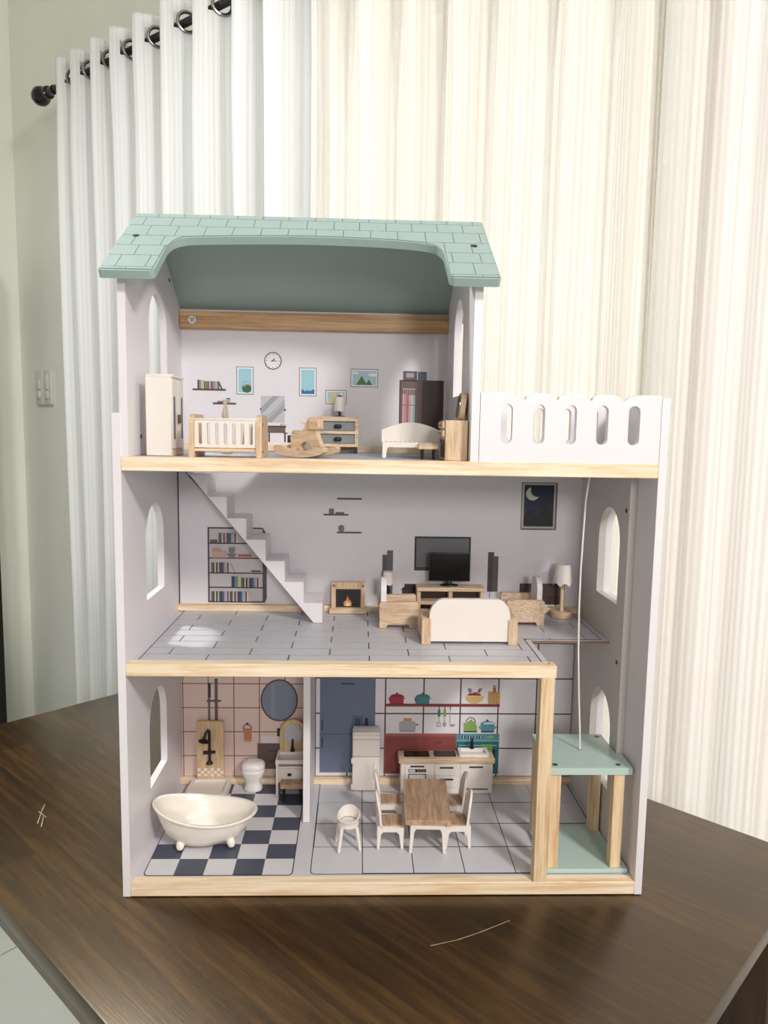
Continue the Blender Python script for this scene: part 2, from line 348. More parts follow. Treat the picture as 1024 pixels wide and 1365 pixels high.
p3 = [u_at(x, -.012) for x in (902, 958, 1030)]
while p3[-1] < 3.2: p3.append(p3[-1]+.12)
curtain('curtain', 'creased ivory curtain hanging beyond the balcony side of the dollhouse', p3, [.012]*len(p3), cloth('dense_ivory_cloth', (246, 243, 240), .02, .43, 80), 'curtains on the black rod', True, topk=2.8)
curtain('curtain', 'sheer striped white curtain glowing in front of the bright window', p2, [.024]*len(p2), CL2, 'curtains on the black rod', flap=True, topk=1.6)
rod = thing('curtain_rod', 'black curtain rod ending in a round finial', 'curtain rod', room(0, 0, RZ), math.radians(-40))
b = MB(); b.tube([(.02, 0, 0), (3.5, 0, 0)], .0105, 14); b.build('pole', BLACK, rod)
b = MB(); b.lathe([(0.0001, -.062), (.016, -.060), (.027, -.05), (.031, -.036), (.027, -.02), (.016, -.008), (.013, .0), (.02, .004), (.02, .014), (.014, .018), (.014, .05)], n=20, xf=Matrix.Rotation(PI/2, 4, 'Y')); b.build('finial', GLOSSBLK, rod)
for u in (.075, 3.42):
    b = MB(); b.tube([(u, 0, -.01), (u, .05, -.03), (u, OW, -.03)], .007); b.lathe([(.0, -.0), (.024, 0), (.024, .008), (0, .008)], xf=Matrix.Translation((u, OW, -.03)) @ Matrix.Rotation(PI/2, 4, 'X')); b.build('bracket', BLACK, rod)

# ------------------------------------------------------------------ dining table (turned 45 degrees under the house)
TW = wood('walnut_stained_top', (66, 45, 17), (35, 21, 5), 'x', 100, 6.0, .30, (49, 32, 10), 1.0, .0, True)
TL = wood('table_leg_wood', (58, 38, 22), (34, 20, 9), 'z', 40, 3, .5)
TE = wood('table_edge_wood', (140, 112, 90), (112, 86, 66), 'x', 60, 5, .45)
S0, S1, K0, K1 = -.101, .656, -.617, .55
tc_ = Vector((((S0+S1)/2+(K0+K1)/2)/math.sqrt(2), ((S0+S1)/2-(K0+K1)/2)/math.sqrt(2), -T))
tb = thing('dining_table', 'dark walnut-stained dining table carrying the dollhouse', 'table', tc_, -PI/4)
hk, hs = (K1-K0)/2, (S1-S0)/2
b = MB(); b.box(-hk, hk, -hs, hs, T-.022, T, bev=.0025); b.build('table_top', TW, tb)
b = MB(); b.plate([(-hk+.03, -hs+.03), (hk-.03, -hs+.03), (hk-.03, hs-.03), (-hk+.03, hs-.03)], [[(-hk+.05, -hs+.05), (hk-.05, -hs+.05), (hk-.05, hs-.05), (-hk+.05, hs-.05)]], 'z', T-.09, T-.022); b.build('apron', TW, tb)
for sx in (-1, 1):
    for sy in (-1, 1):
        x1 = sx*(hk-.0005); x0 = sx*(hk-.07); y1 = sy*(hs-(.096 if sy > 0 else .004)); y0 = sy*(hs-(.166 if sy > 0 else .074))
        b = MB()
        r = lambda q: [(min(x0, x1), min(y0, y1)), (max(x0, x1), min(y0, y1)), (max(x0, x1), max(y0, y1)), (min(x0, x1), max(y0, y1))]
        b.box(min(x0, x1), max(x0, x1), min(y0, y1), max(y0, y1), 0, T-.022, bev=.003); b.build('leg', TL, tb)
SCR = mat('pale_scratch', (176, 156, 128), .6, .1)
def sc(p, w=.0006):
    b = MB()
    for k in range(len(p)-1):
        a = at(*p[k], 2, 0); c = at(*p[k+1], 2, 0); d_ = (c-a).normalized(); n_ = Vector((-d_.y, d_.x, 0))*w
        q = [a-n_, c-n_*.6, c+n_*.6, a+n_]; qq = []
        for v in q: w_ = v - Vector((tc_.x, tc_.y, 0)); qq.append((w_.x*math.cos(PI/4)-w_.y*math.sin(PI/4), w_.x*math.sin(PI/4)+w_.y*math.cos(PI/4), T+.0002))
        b.poly(qq)
    b.build('scratch', SCR, tb)
sc([(574, 1261), (610, 1253), (640, 1243), (680, 1227)]); sc([(50, 1098), (56, 1080), (60, 1072)]); sc([(55, 1102), (58, 1088)]); sc([(52, 1082), (62, 1090)])

# ================================================================== DOLLHOUSE
W, t, D = .600, .0086, .2486
Z1, Z2B, Z2, Z3B, Z3 = .0155, .2601, .2747, .4873, .5026
H = thing('dollhouse', 'three-storey white wooden dollhouse with sage roof standing on the dark table', 'dollhouse')
yw0, yw1 = .088, .170
XR = W-2*t                                              # inner face of the doubled right wall
# side panels
b = MB(); b.plate([(0, 0), (D+.009, 0), (D+.009, .549), (0, .549)], [arch(yw0, yw1, .085, .202), arch(yw0, yw1, .325, .440)], 'x', 0, t); b.build('side_panel', WHITE, H)
b = MB(); b.plate([(0, 0), (D+.009, 0), (D+.009, .5748), (0, .5748)], [arch(yw0-.003, yw1-.006, .085, .204), arch(yw0-.003, yw1-.006, .3255, .4425)], 'x', W-t, W)
rp_ = b.build('side_panel', WHITE, H)
b = MB(); b.plate([(.058, Z1), (D, Z1), (D, Z3B), (.058, Z3B)], [arch(yw0-.003, yw1-.006, .085, .204), arch(yw0-.003, yw1-.006, .3255, .4425)], 'x', XR, W-t-.0002)
lp = b.build('inner_panel', GREYPAINT, H)
for y, z in ((.068, .444), (.0735, .256), (.068, .10)):
    b = MB(); b.lathe([(.0, 0), (.0028, 0), (.0028, .0006), (0, .0006)], n=12, xf=Matrix.Translation((XR-.0005, y, z)) @ Matrix.Rotation(PI/2, 4, 'Y')); b.build('screw', SCREW, lp)
b = MB(); b.lathe([(.0, 0), (.0125, 0), (.0145, .002), (.0145, .006), (.012, .008), (0, .008)], n=24, xf=Matrix.Translation((W, .03, .512)) @ Matrix.Rotation(PI/2, 4, 'Y')); o = b.build('winch_knob', BEECHZ, H); o['label'] = 'round wooden winding knob'
# back panel
b = MB(); b.box(t, W-t, D, D+.006, 0, Z3); b.box(t, .392, D, D+.006, Z3, .70); BP = b.build('back_panel', WALLPRINT, H)
# floors: board, front rail, printed tiles and planks
LINE = C(38, 42, 58); FLOORG = mat('pale_grey_floor_print', (208, 206, 211), .42, .015, 60)
b = MB(); b.box(t, W-t, .0148, D, .004, Z1-.0011); GF = b.build('ground_floor', FLOORG, H)
b = MB(); b.box(t, W-t, 0, .0148, 0, Z1, bev=.0007, seg=1); b.build('front_rail', PINEX, H)
b = MB(); b.plate([(t, .0148), (.4827, .0148), (.4827, .104), (XR, .104), (XR, D), (t, D)], [], 'z', Z2-.0040, Z2-.0011, 1, mcap=0); LF = b.build('living_floor', [FLOORG, mat('mdf_edge', (128, 104, 86), .8, .08, 300)], H)
b = MB(); b.box(t, .4887, 0, .0148, Z2B, Z2, bev=.0007, seg=1); b.build('front_rail', PINEX, H)
b = MB(); b.plate([(t, .0148), (W-t, .0148), (W-t, D), (t, D)], [[(.055, .165), (.15, .165), (.15, .242), (.055, .242)]], 'z', Z3B+.002, Z3-.0004); AF = b.build('attic_floor', mat('blue_grey_floor_print', (186, 190, 202), .4, .015, 60), H)
b = MB(); b.box(t, W-t, 0, .0148, Z3B, Z3, bev=.0007, seg=1); b.build('front_rail', PINEX, H)
b = MB(); b.lathe([(0, 0), (.0014, 0), (.0014, .0003), (0, .0003)], n=10, xf=Matrix.Translation((.4815, .0075, Z2))); b.build('screw', SCREW, H)
# ground floor: bathroom chequer
def thin(parent, outline, z, m, name, th=.00025):
    k = MB(); k.plate(outline, [], 'z', z, z+th); return k.build(name, m, parent)
thin(GF, rrect(.0172, .1912, .0166, .2452, .006), Z1-.0011, LINE, 'border_line')
TL_, TD = mat('pale_grey_tile_print', (216, 214, 217), .4, .015, 60), mat('slate_tile_print', (74, 80, 96), .4, .03, 60)
cw = (.1900-.0184)/5; ch = (.2440-.0178)/7; cache = {}
for i in range(5):
    for j in range(7):
        x0, y0 = .0184+i*cw, .0178+j*ch; dark = (i+j) % 2 == 1
        corner = (i in (0, 4)) and (j in (0, 6))
        if corner:
            pts = [(0, 0), (cw, 0), (cw, ch), (0, ch)]; ci = {(0, 0): 0, (4, 0): 1, (4, 6): 2, (0, 6): 3}[(i, j)]
            r_ = .005; cx, cy = [(r_, r_), (cw-r_, r_), (cw-r_, ch-r_), (r_, ch-r_)][ci]; a0 = [PI, 1.5*PI, 0, .5*PI][ci]
            pts[ci:ci+1] = [(cx+r_*math.cos(a0+PI/2*k/5), cy+r_*math.sin(a0+PI/2*k/5)) for k in range(6)]
            k = MB(); k.plate(pts, [], 'z', 0, .0004); o = k.build('floor_tile', TD if dark else TL_, GF)
        else:
            if dark not in cache: k = MB(); k.box(0, cw, 0, ch, 0, .0004); o = k.build('floor_tile', TD if dark else TL_, GF); cache[dark] = o.data
            else: o = link('floor_tile', cache[dark], GF)
        o.location = (x0, y0, Z1-.00085)
# kitchen tiles
thin(GF, rrect(.2115, .5790, .0186, .2440, .006), Z1-.0011, LINE, 'border_line')
KT = mat('kitchen_floor_tile_print', (208, 207, 211), .38, .015, 60); kw = (.5779-.2125)/6; kh = (.2430-.0196)/4; me = None
for i in range(6):
    for j in range(4):
        corner = (i in (0, 5)) and (j in (0, 3)); g = .0006
        if corner:
            k = MB(); k.plate(rrect(g, kw-g, g, kh-g, .004) if False else [(g, g), (kw-g, g), (kw-g, kh-g), (g, kh-g)], [], 'z', 0, .0004)
            ci = {(0, 0): 0, (5, 0): 1, (5, 3): 2, (0, 3): 3}[(i, j)]; r_ = .005; base = [(0, 0), (kw-g, 0), (kw-g, kh-g), (0, kh-g)]
            cx, cy = [(r_, r_), (kw-g-r_, r_), (kw-g-r_, kh-g-r_), (r_, kh-g-r_)][ci]; a0 = [PI, 1.5*PI, 0, .5*PI][ci]
            base[ci:ci+1] = [(cx+r_*math.cos(a0+PI/2*q/5), cy+r_*math.sin(a0+PI/2*q/5)) for q in range(6)]
            k = MB(); k.plate(base, [], 'z', 0, .0004); o = k.build('floor_tile', KT, GF)
        elif me is None: k = MB(); k.box(g, kw-g, g*2, kh-g*2, 0, .0004); o = k.build('floor_tile', KT, GF); me = o.data
        else: o = link('floor_tile', me, GF)
        o.location = (.2125+i*kw, .0196+j*kh, Z1-.00085)
# living room planks
k = MB(); LP = [(.0172, .0152), (.4762, .0152), (.4762, .1065), (.4790, .1095), (.575, .1095), (.575, .2450), (.0172, .2450)]; thin(LF, LP, Z2-.0011, LINE, 'border_line')
PK = mat('grey_plank_print', (196, 195, 200), .36, .02, 40); rows = [.0152, .0372, .0627, .0891, .1143, .1398, .1661, .1925, .2186, .2440]; g = .00028
def plank(x0, x1, y0, y1):
    if x1-x0 < .003 or y1-y0 < .002: return
    k = MB(); k.box(x0+.0007, x1-.0007, y0+.0010, y1-.0010, Z2-.00085, Z2-.00045); k.build('plank', PK, LF)
for r_ in range(9):
    x = .0928 + (.0463 if r_ % 2 else 0) - .0925*2; y0, y1 = rows[r_], rows[r_+1]
    while x < .575:
        a, c = max(x, .0182), min(x+.0925, .574)
        if y1 < .112:
            if y0 < .1065: plank(a, min(c, .4752), y0, min(y1, .107))
        elif y0 < .1105:
            plank(a, min(c, .4752), y0, y1)
            if c > .4752: plank(max(a, .4752), c, max(y0, .1105), y1)
        else: plank(a, c, y0, y1)
        x += .0925
# skirtings of wood on the back panel, cornice bar, fixings
for n_, x0, x1, z in (('skirting', t, XR, Z1), ('skirting', t, XR, Z2), ('skirting', 2*t, .3838, Z3)):
    b = MB(); b.box(x0, x1, D-.009, D-.0001, z-.0005, z+.0085, bev=.0005, seg=1); b.build(n_, PINEX, H)
b = MB(); b.box(2*t, .3838, D-.012, D-.0001, .668, .6905, bev=.0005, seg=1); cn = b.build('cornice_bar', wood('bar_pine', (214, 178, 136), (172, 130, 90), 'x', 170, 7, .5, (198, 158, 114)), H)
b = MB(); b.lathe([(0, 0), (.0050, 0), (.0050, .0003), (0, .0003)], n=20, xf=Matrix.Translation((.0342, D-.012, .6785)) @ Matrix.Rotation(PI/2, 4, 'X')); o = b.build('number_sticker', C(238, 236, 232), cn); o['label'] = 'round white sticker reading 11'
b = MB()
for dx in (-.0017, .0011):
    b.plate([(.0342+dx, .6758), (.0342+dx+.0012, .6758), (.0342+dx+.0012, .6814), (.0342+dx+.0001, .6814), (.0342+dx-.0010, .6803), (.0342+dx-.0010, .6795), (.0342+dx, .6801)], [], 'y', D-.01242, D-.01232)
b.build('sticker_number', BLACK, cn)
# partition, post
b = MB(); b.box(.1949, .2037, .1336, D-.0012, Z1, Z2B+.002); b.build('partition', WHITE, H)
b = MB(); b.box(.4717, .4873, .0002, .0150, Z1, Z2B, bev=.0006, seg=1); b.build('corner_post', PINEZ, H)
# staircase
rs, rn, zf, xf_ = .0283, .0254, Z2, .2164
prof = [(.2045, zf), (xf_, zf)]; x = xf_; z = zf
for k_ in range(7):
    z += rs if k_ else .0271; prof.append((x, z)); x -= rn; prof.append((x, z))
prof.append((x, Z3B+.002)); prof += [(.0265, Z3B+.002)]
b = MB(); b.plate(prof, [], 'y', .179, .2415); b.build('staircase', WHITE, H)
# attic gable walls
YR, ZR, YE, ZE = .124, .786, -.02, .692
def gable(win):
    th = .0078
    zt = lambda y: (ZE+(y-YE)*(ZR-ZE)/(YR-YE) if y <= YR else ZR-(y-YR)*(ZR-ZE)/(YR-YE)) - .0112
    return [(.001, Z3), (D, Z3), (D, zt(D)), (YR, zt(YR)), (.001, zt(.001))], win
o_, w_ = gable([arch(yw0, yw1, .578, .695)])
b = MB(); b.plate(o_, w_, 'x', t-.0002, 2*t-.0006); gl = b.build('gable_wall', WHITE, H)
b = MB(); b.plate(o_, w_, 'x', .3838, .3926); gr = b.build('gable_wall', WHITE, H)
for y, z in ((.0488, .5233), (.187, .7209)):
    b = MB(); b.lathe([(0, 0), (.0026, 0), (.0026, .0006), (0, .0006)], n=12, xf=Matrix.Translation((2*t-.0006, y, z)) @ Matrix.Rotation(PI/2, 4, 'Y')); b.build('screw', SCREW, gl)
# roof: frame (x, v along slope)
vl = Vector((0, YR-YE, ZR-ZE)); LR = vl.length; vl.normalize(); nl = Vector((0, -vl.z, vl.y))
RF = Matrix(((1, 0, 0, 0), (0, vl.y, nl.y, YE), (0, vl.z, nl.z, ZE), (0, 0, 0, 1)))
XL_, XR_ = -.0045, .4076; rt = .0088
cut = [(.0520, .000), (.0522, .004), (.0512, .067), (.0547, .0839), (.0600, .0905), (.0681, .0957), (.085, .0988), (.1063, .1008), (.15, .1048), (.1931, .107), (.23, .1068), (.2677, .1051), (.295, .1025), (.3173, .0992), (.3350, .0945), (.3465, .0880), (.3505, .0790), (.3535, .067), (.3545, .004), (.3552, .000)]
def fil(cx, cy, a0, a1, r=.006): return [(cx+r*math.cos(a0+(a1-a0)*i/5), cy+r*math.sin(a0+(a1-a0)*i/5)) for i in range(6)]
outl = fil(XL_+.004, .004, PI, 1.5*PI, .004) + fil(.052-.006, .006, 1.5*PI, 2*PI) + cut[2:-2] + fil(.3545+.006, .006, PI, 1.5*PI) + fil(XR_-.004, .004, 1.5*PI, 2*PI, .004) + [(XR_, LR), (XL_, LR)]
b = MB(); b.plate(outl, [], 'z', -rt, 0, xf=RF); RFp = b.build('roof_front', SAGE, H)
b = MB(); RB = Matrix(((1, 0, 0, 0), (0, -vl.y, -nl.y, 2*YR-YE), (0, vl.z, nl.z, ZE), (0, 0, 0, 1)))
b.plate([(XL_, .0), (XR_, .0), (XR_, LR-.007), (XL_, LR-.007)], [], 'z', -rt, 0, xf=RB); b.build('roof_back', SAGE, H)
def cutv(x):
    if x < cut[0][0] or x > cut[-1][0]: return .002
    for (a, va), (c, vc) in zip(cut, cut[1:]):
        lo, hi = min(a, c), max(a, c)
        if lo <= x <= hi and hi-lo > 1e-6 and va > .06 and vc > .06: return va+(vc-va)*(x-a)/(c-a) + .0025
    return .065 if .0500 < x < .3545 else .002
gm = MB(); SHG = mat('sage_shingle', (144, 163, 159), .4, .02, 120)
rowv = [.0026, .0215, .0399, .0685, .0983, .1302, .1578, LR-.0012]
rowv = [.0026, .0085, .0399, .0685, .0983, .1302, .1578, LR-.0012]
for r_ in range(len(rowv)-1):
    x = XL_+.001 - (.0155 if r_ % 2 else .004); v0, v1 = rowv[r_], rowv[r_+1]
    while x < XR_:
        wd_ = .0310 + random.uniform(-.0012, .0012); a, c = max(x, XL_+.001), min(x+wd_, XR_-.001); x += wd_
        if c-a < .002: continue
        for (aa, cc) in ([(a, c)] if v0 > .066 or not (a < .0505 < c or a < .3545 < c) else ([(a, .0500), (.0505, c)] if a < .0505 < c else [(a, .3540), (.3550, c)])):
            if cc-aa < .0015: continue
            n_ = 8; xs = [aa+(cc-aa)*i/n_ for i in range(n_+1)]; lo = [max(v0, cutv(q)) for q in xs]
            keep = [(q, l) for q, l in zip(xs, lo) if l < v1-.0012]
            if len(keep) < 2: continue
            gp = .00038; jx = [(q, l+gp+(.0005*abs(math.sin((q-aa)/(cc-aa)*PI*3)) if l == v0 else 0)) for q, l in keep]
            jx[0] = (jx[0][0]+gp, jx[0][1]); jx[-1] = (jx[-1][0]-gp, jx[-1][1])
            if jx[-1][0]-jx[0][0] < .0008: continue
            pl = jx + [(jx[-1][0], v1-gp), (jx[0][0], v1-gp)]
            k = MB(); k.plate(pl, [], 'z', .0002, .0007, xf=RF); k.build('shingle', SHG, RFp)
            gm.poly([RF @ Vector((q, l, .0002)) for q, l in keep + [(keep[-1][0], v1), (keep[0][0], v1)]])
gm.build('shingle_line', SAGEDARK, RFp)
for (x, v) in ((.0121, .0964), (.389, .0902)):
    b = MB(); b.lathe([(0, 0), (.0038, 0), (.0038, .0004), (0, .0004)], n=14, xf=RF @ Matrix.Translation((x, v, .0007))); b.lathe([(0, 0), (.0026, 0), (.0026, .0003), (0, .0003)], n=14, m=1, xf=RF @ Matrix.Translation((x, v, .0011))); b.build('screw', [SCREW, BLACK], RFp)
# balcony fences
def fence(y0, y1):
    xs = [.4222, .4574, .4921, .5268, .5617]; top = .5772; o = [(.3932, Z3), (W-t, Z3), (W-t, top)]
    notch = [.5475, .5122, .4752, .4395]
    for i, nx in enumerate(notch):
        right = (W-t) if i == 0 else notch[i-1]
        if i == 0: o += [(nx+.018, top), (nx+.009, top-.0022)]
        else:
            c_ = (nx+right)/2; h_ = (right-nx)/2; o += [(c_+h_*.86*math.cos(PI*(.1+.8*k/8)), top-.0052+.0056*math.sin(PI*(.1+.8*k/8))) for k in range(9)]
        o += [(nx+.0025, top-.0066), (nx-.0025, top-.0066)]
    o += [(.4395-.011, top-.0022), (.4395-.02, top), (.3932, top)]
    slots = [rrect(x-.0064, x+.0064, .523, .5655, .0063, 6) for x in xs]
    k = MB(); k.plate(o, slots, 'y', y0, y1); return k.build('balcony_fence', WHITE, H)
fence(.001, .0095); fence(.1460, .1545)

# ------------------------------------------------------------------ tiled walls behind bathroom and kitchen
def wtiles(xs, zs, m, line, gg):
    k = MB(); k.box(xs[0], xs[-1], D-.0003, D-.00002, zs[0], zs[-1]); k.build('tile_joint', line, BP)
    for i in range(len(xs)-1):
        for j in range(len(zs)-1):
            q = MB(); q.box(xs[i]+gg, xs[i+1]-gg, D-.0009, D-.0003, zs[j]+gg, zs[j+1]-gg); q.build('wall_tile', m, BP)
wtiles([t+.0004, .0120, .0487, .0856, .1226, .1595, .1948], [.0239, .0555, .0921, .1285, .1647, .2005, .2364, Z2B+.001], mat('blush_tile_print', (224, 198, 188), .42, .015, 60), C(124, 92, 84), .0007)
wtiles([.2038, .2510, .3063, .3625, .4167, .4727, .5290, XR-.0004], [.0239, .0675, .1206, .1743, .2280], mat('white_tile_print', (228, 224, 228), .42, .012, 60), C(62, 44, 48), .0010)

b = MB(); b.box(t+.0002, t+.0015, D-.0006, D-.00002, Z2+.0085, Z3B); b.build('panel_joint', C(44, 32, 32), BP)
# ------------------------------------------------------------------ prints on the back panel
class Print:
    def __init__(s, ax, ay, dy=.0003):
        s.a = (ax, ay); p = at(ax, ay, 1, D); s.p = p; s.s = (p-CAM).dot(_d)/FPX; s.mb = MB(); s.cols = []; s.l = 0; s.y = D-dy
    def P(s, x, y): return (s.p.x+(x-s.a[0])*s.s, s.p.z-(y-s.a[1])*s.s)
    def ci(s, c):
        if c not in s.cols: s.cols.append(c)
        return s.cols.index(c)
    def poly(s, pts, c):
        s.l += 1; q = [s.P(*p) for p in pts]; y = s.y-s.l*.00004; s.mb.plate(q, [], 'y', y+.00003, y, s.ci(c)); return s
    def rect(s, x0, y0, x1, y1, c): return s.poly([(x0, y0), (x1, y0), (x1, y1), (x0, y1)], c)
    def rr(s, x0, y0, x1, y1, r, c): return s.poly(rrect(x0, x1, y0, y1, r, 4), c)
    def ell(s, cx, cy, rx, ry, c, a0=0, a1=2*PI): return s.poly(ell(cx, cy, rx, ry, 24, a0, a1), c)
    def line(s, p, w, c):
        for a, e in zip(p, p[1:]):
            dx, dy = e[0]-a[0], e[1]-a[1]; n = math.hypot(dx, dy); nx, ny = -dy/n*w/2, dx/n*w/2; s.poly([(a[0]+nx, a[1]+ny), (e[0]+nx, e[1]+ny), (e[0]-nx, e[1]-ny), (a[0]-nx, a[1]-ny)], c)
        return s
    def done(s, name, label=None):
        o = s.mb.build(name, [C(*c) for c in s.cols], BP, recalc=True)
        if label: o['label'] = label
        return o
BR, DK, GRY = (92, 70, 62), (58, 48, 46), (120, 118, 122)
BOOKS = [(64, 52, 84), (88, 140, 140), (196, 190, 110), (70, 68, 76), (150, 110, 100), (60, 96, 110), (214, 160, 170), (110, 60, 66), (120, 170, 186), (222, 204, 170), (48, 60, 84), (176, 206, 150)]
# attic
p = Print(280, 514); p.rect(257, 519, 301, 521.5, BR); x = 263.5
for i, (w, c) in enumerate(((2.6, 0), (2.2, 1), (4, 2), (2, 3), (2.4, 4), (2.2, 3), (2.4, 6), (2, 7), (2.2, 4), (2.6, 8), (2.2, 6), (2.4, 5))): p.rect(x, 507.6+(1.6 if i > 2 else 0), x+w-.4, 519, BOOKS[c]); x += w
p.poly([(290.5, 510), (292.5, 510), (297, 519), (295, 519)], (50, 84, 60)); p.done('book_shelf_print')
p = Print(299, 535); p.rect(284, 537.5, 314.5, 540, BR); p.rect(290, 535.6, 298, 537.5, (136, 74, 92)); p.rect(302, 532, 307, 538, (150, 170, 180)); p.rect(302, 531.6, 307, 532.8, DK); p.done('small_shelf_print')
p = Print(364, 482); p.ell(364, 482, 11.6, 11.6, (44, 44, 48)); p.ell(364, 482, 10.4, 10.4, (232, 230, 234))
for k in range(12):
    a = PI*k/6; p.line([(364+8.2*math.sin(a), 482-8.2*math.cos(a)), (364+9.4*math.sin(a), 482-9.4*math.cos(a))], .7 if k % 3 else 1.1, (60, 60, 64))
p.line([(364, 482), (366.2, 479)], 1.3, (30, 30, 32)); p.line([(364, 482), (369.6, 482.2)], .6, (30, 30, 32)); p.line([(361.5, 482.6), (364, 482)], 1.1, (30, 30, 32)); p.done('wall_clock_print', 'round black-rimmed clock printed on the wall')
def pic(x0, y0, x1, y1, sky=(150, 204, 220)):
    q = Print((x0+x1)/2, (y0+y1)/2); q.rect(x0, y0, x1, y1, (112, 110, 116)); q.rect(x0+.9, y0+.9, x1-.9, y1-.9, (236, 236, 238)); q.rect(x0+2.6, y0+2.6, x1-2.6, y1-2.6, sky); return q
p = pic(315.5, 490, 338, 526.5); p.ell(329, 519, 6.3, 5.4, (24, 116, 70)); p.ell(329, 516, 6.2, 1.2, (24, 96, 58)); p.ell(326.5, 515.4, 1.9, 1.3, (220, 110, 80)); p.ell(331, 515, 2.2, 1.4, (150, 60, 44)); p.line([(323.2, 516), (323.6, 512), (326, 510), (329, 509.4), (332, 510), (334.4, 512), (334.8, 516)], .4, (130, 150, 150)); p.done('picture_print', 'print of a green basket on blue')
p = pic(399, 491.5, 422, 529); p.poly([(402, 526), (402, 520.5), (404, 520), (406.5, 522.5), (409.5, 520.8), (412, 522), (415, 521.4), (418, 519.6), (419.4, 520.6), (419.4, 526)], (30, 110, 176)); p.done('picture_print', 'print of a blue wave')
p = pic(467.5, 493, 504, 517, (168, 206, 214)); p.ell(497, 500.6, 6, 2.2, (236, 240, 242)); p.ell(474, 498.6, 4.4, 1.5, (236, 240, 242)); p.poly([(475, 514), (482.2, 502), (489.4, 514)], (58, 122, 50)); p.poly([(487.5, 514), (491.8, 506.6), (496, 514)], (52, 112, 46)); p.done('picture_print', 'print of two green mountains')
p = pic(434, 521, 462, 539.5, (160, 204, 224)); p.ell(445.5, 527.6, 3.8, 3.6, (238, 206, 80)); p.ell(441, 535, 3, 3, (236, 206, 90)); p.ell(455, 526, 3.2, 1, (236, 240, 244)); p.ell(452.4, 531.5, 3.9, 4.2, (188, 28, 52)); p.ell(451, 529.8, .7, .7, (240, 230, 230)); p.ell(454, 530.8, .6, .6, (240, 230, 230)); p.done('picture_print', 'print of a sun and a red spotted cap')
p = Print(365, 547); p.rect(348, 529, 379.5, 564, (190, 190, 196))
def band(x0, y0, x1, y1, c0, c1):           # part of a box between the lines x+y=c0 and x+y=c1
    P_ = [(x0, y0), (x1, y0), (x1, y1), (x0, y1)]
    for sg, c in ((1, c0), (-1, -c1)):
        o = []
        for q, w in zip(P_, P_[1:]+P_[:1]):
            dq, dw = sg*(q[0]+q[1])-c, sg*(w[0]+w[1])-c
            if dq >= 0: o.append(q)
            if dq*dw < 0: k = dq/(dq-dw); o.append((q[0]+(w[0]-q[0])*k, q[1]+(w[1]-q[1])*k))
        P_ = o
    return P_
for c0, c1 in ((893, 902), (913, 915), (917, 926)): p.poly(band(348, 529, 379.5, 564, c0, c1), (158, 158, 166))
p.rect(347, 545.5, 348.6, 548, DK); p.rect(379, 546, 381, 548.5, DK); p.done('mirror_print', 'print of a striped grey mirror')
p = Print(370, 572); p.rect(357, 568.5, 381.5, 570.5, (60, 48, 44)); p.rect(357, 570.5, 380.5, 578, (110, 88, 80)); p.rect(379, 578, 381, 590, (70, 58, 54)); p.rect(358, 578, 360, 590, (70, 58, 54)); p.ell(375.5, 567, 1.9, 1.7, (226, 150, 100)); p.ell(379.6, 567, 1.7, 1.6, (190, 206, 150)); p.rect(383.5, 581, 391, 590.5, (24, 24, 28)); p.rect(378, 577.6, 384, 578.8, DK); p.done('desk_print', 'print of a dark dressing table')
p = Print(562, 545); p.rect(532, 508.5, 591, 600, (82, 56, 50)); p.rect(534, 510.5, 560.5, 600, (110, 82, 74)); p.rect(562, 510.5, 588.5, 600, (84, 58, 52)); p.rect(560.5, 509, 562, 600, (128, 100, 92))
for i, c in enumerate(((206, 150, 150), (196, 128, 132), (168, 96, 110), (196, 150, 148), (214, 172, 168), (112, 190, 190))):
    p.rect(536.3+i*2.8, 527+.2*i, 536.3+i*2.8+2.7, 566, c); p.line([(537.6+i*2.8, 520), (537.6+i*2.8, 527)], .5, (220, 196, 180))
p.rect(536, 541, 553, 541.8, (130, 84, 90)); p.rect(536, 519.6, 553.4, 520.8, (200, 170, 150)); p.done('wardrobe_print', 'print of a brown wardrobe with hanging clothes')
p = Print(553, 502); p.rect(537.5, 496, 556, 508.5, (100, 78, 84)); p.rect(541.5, 498.5, 552, 504.2, (170, 150, 158)); p.rect(557, 496.6, 569, 508.5, (96, 104, 120)); p.done('storage_box_print')
# living room
def books(p, x, y0, y1, seq, w=2.1):
    for c in seq:
        ww = w*(1.5 if c in (0, 1, 2) and len(seq) > 14 else 1); p.rect(x, y0, x+ww-.25, y1, BOOKS[c]); x += ww
p = Print(316, 754); p.rect(277.5, 703.5, 350.5, 805, (72, 54, 52)); p.poly([(350.3, 703.5), (355.5, 712), (355.5, 799), (353, 805), (350.3, 805)], (88, 78, 78))
for y0, y1 in ((705.4, 724), (725.8, 744), (745.6, 764), (765.8, 783.6), (785.4, 803)): p.rect(279.6, y0, 350, y1, (196, 190, 190))
SEQ = (5, 7, 11, 10, 6, 3, 10, 5, 8, 6, 7, 9)
books(p, 292, 711, 724, SEQ); p.rect(281, 720, 290.5, 724, (92, 92, 84)); books(p, 282.2, 750.6, 764, SEQ[:11]); p.line([(308, 752), (313, 763.6)], 1, (190, 140, 70)); p.rect(335, 761, 348.4, 762.8, (36, 34, 44))
p.rect(308.8, 769, 313, 783.6, BOOKS[0]); p.rect(313, 769, 317.4, 783.6, BOOKS[1]); p.rect(317.4, 769, 321.4, 783.6, BOOKS[2]); books(p, 321.8, 771, 783.6, SEQ)
books(p, 282.2, 789.4, 803, SEQ); books(p, 306.4, 789.4, 803, SEQ)
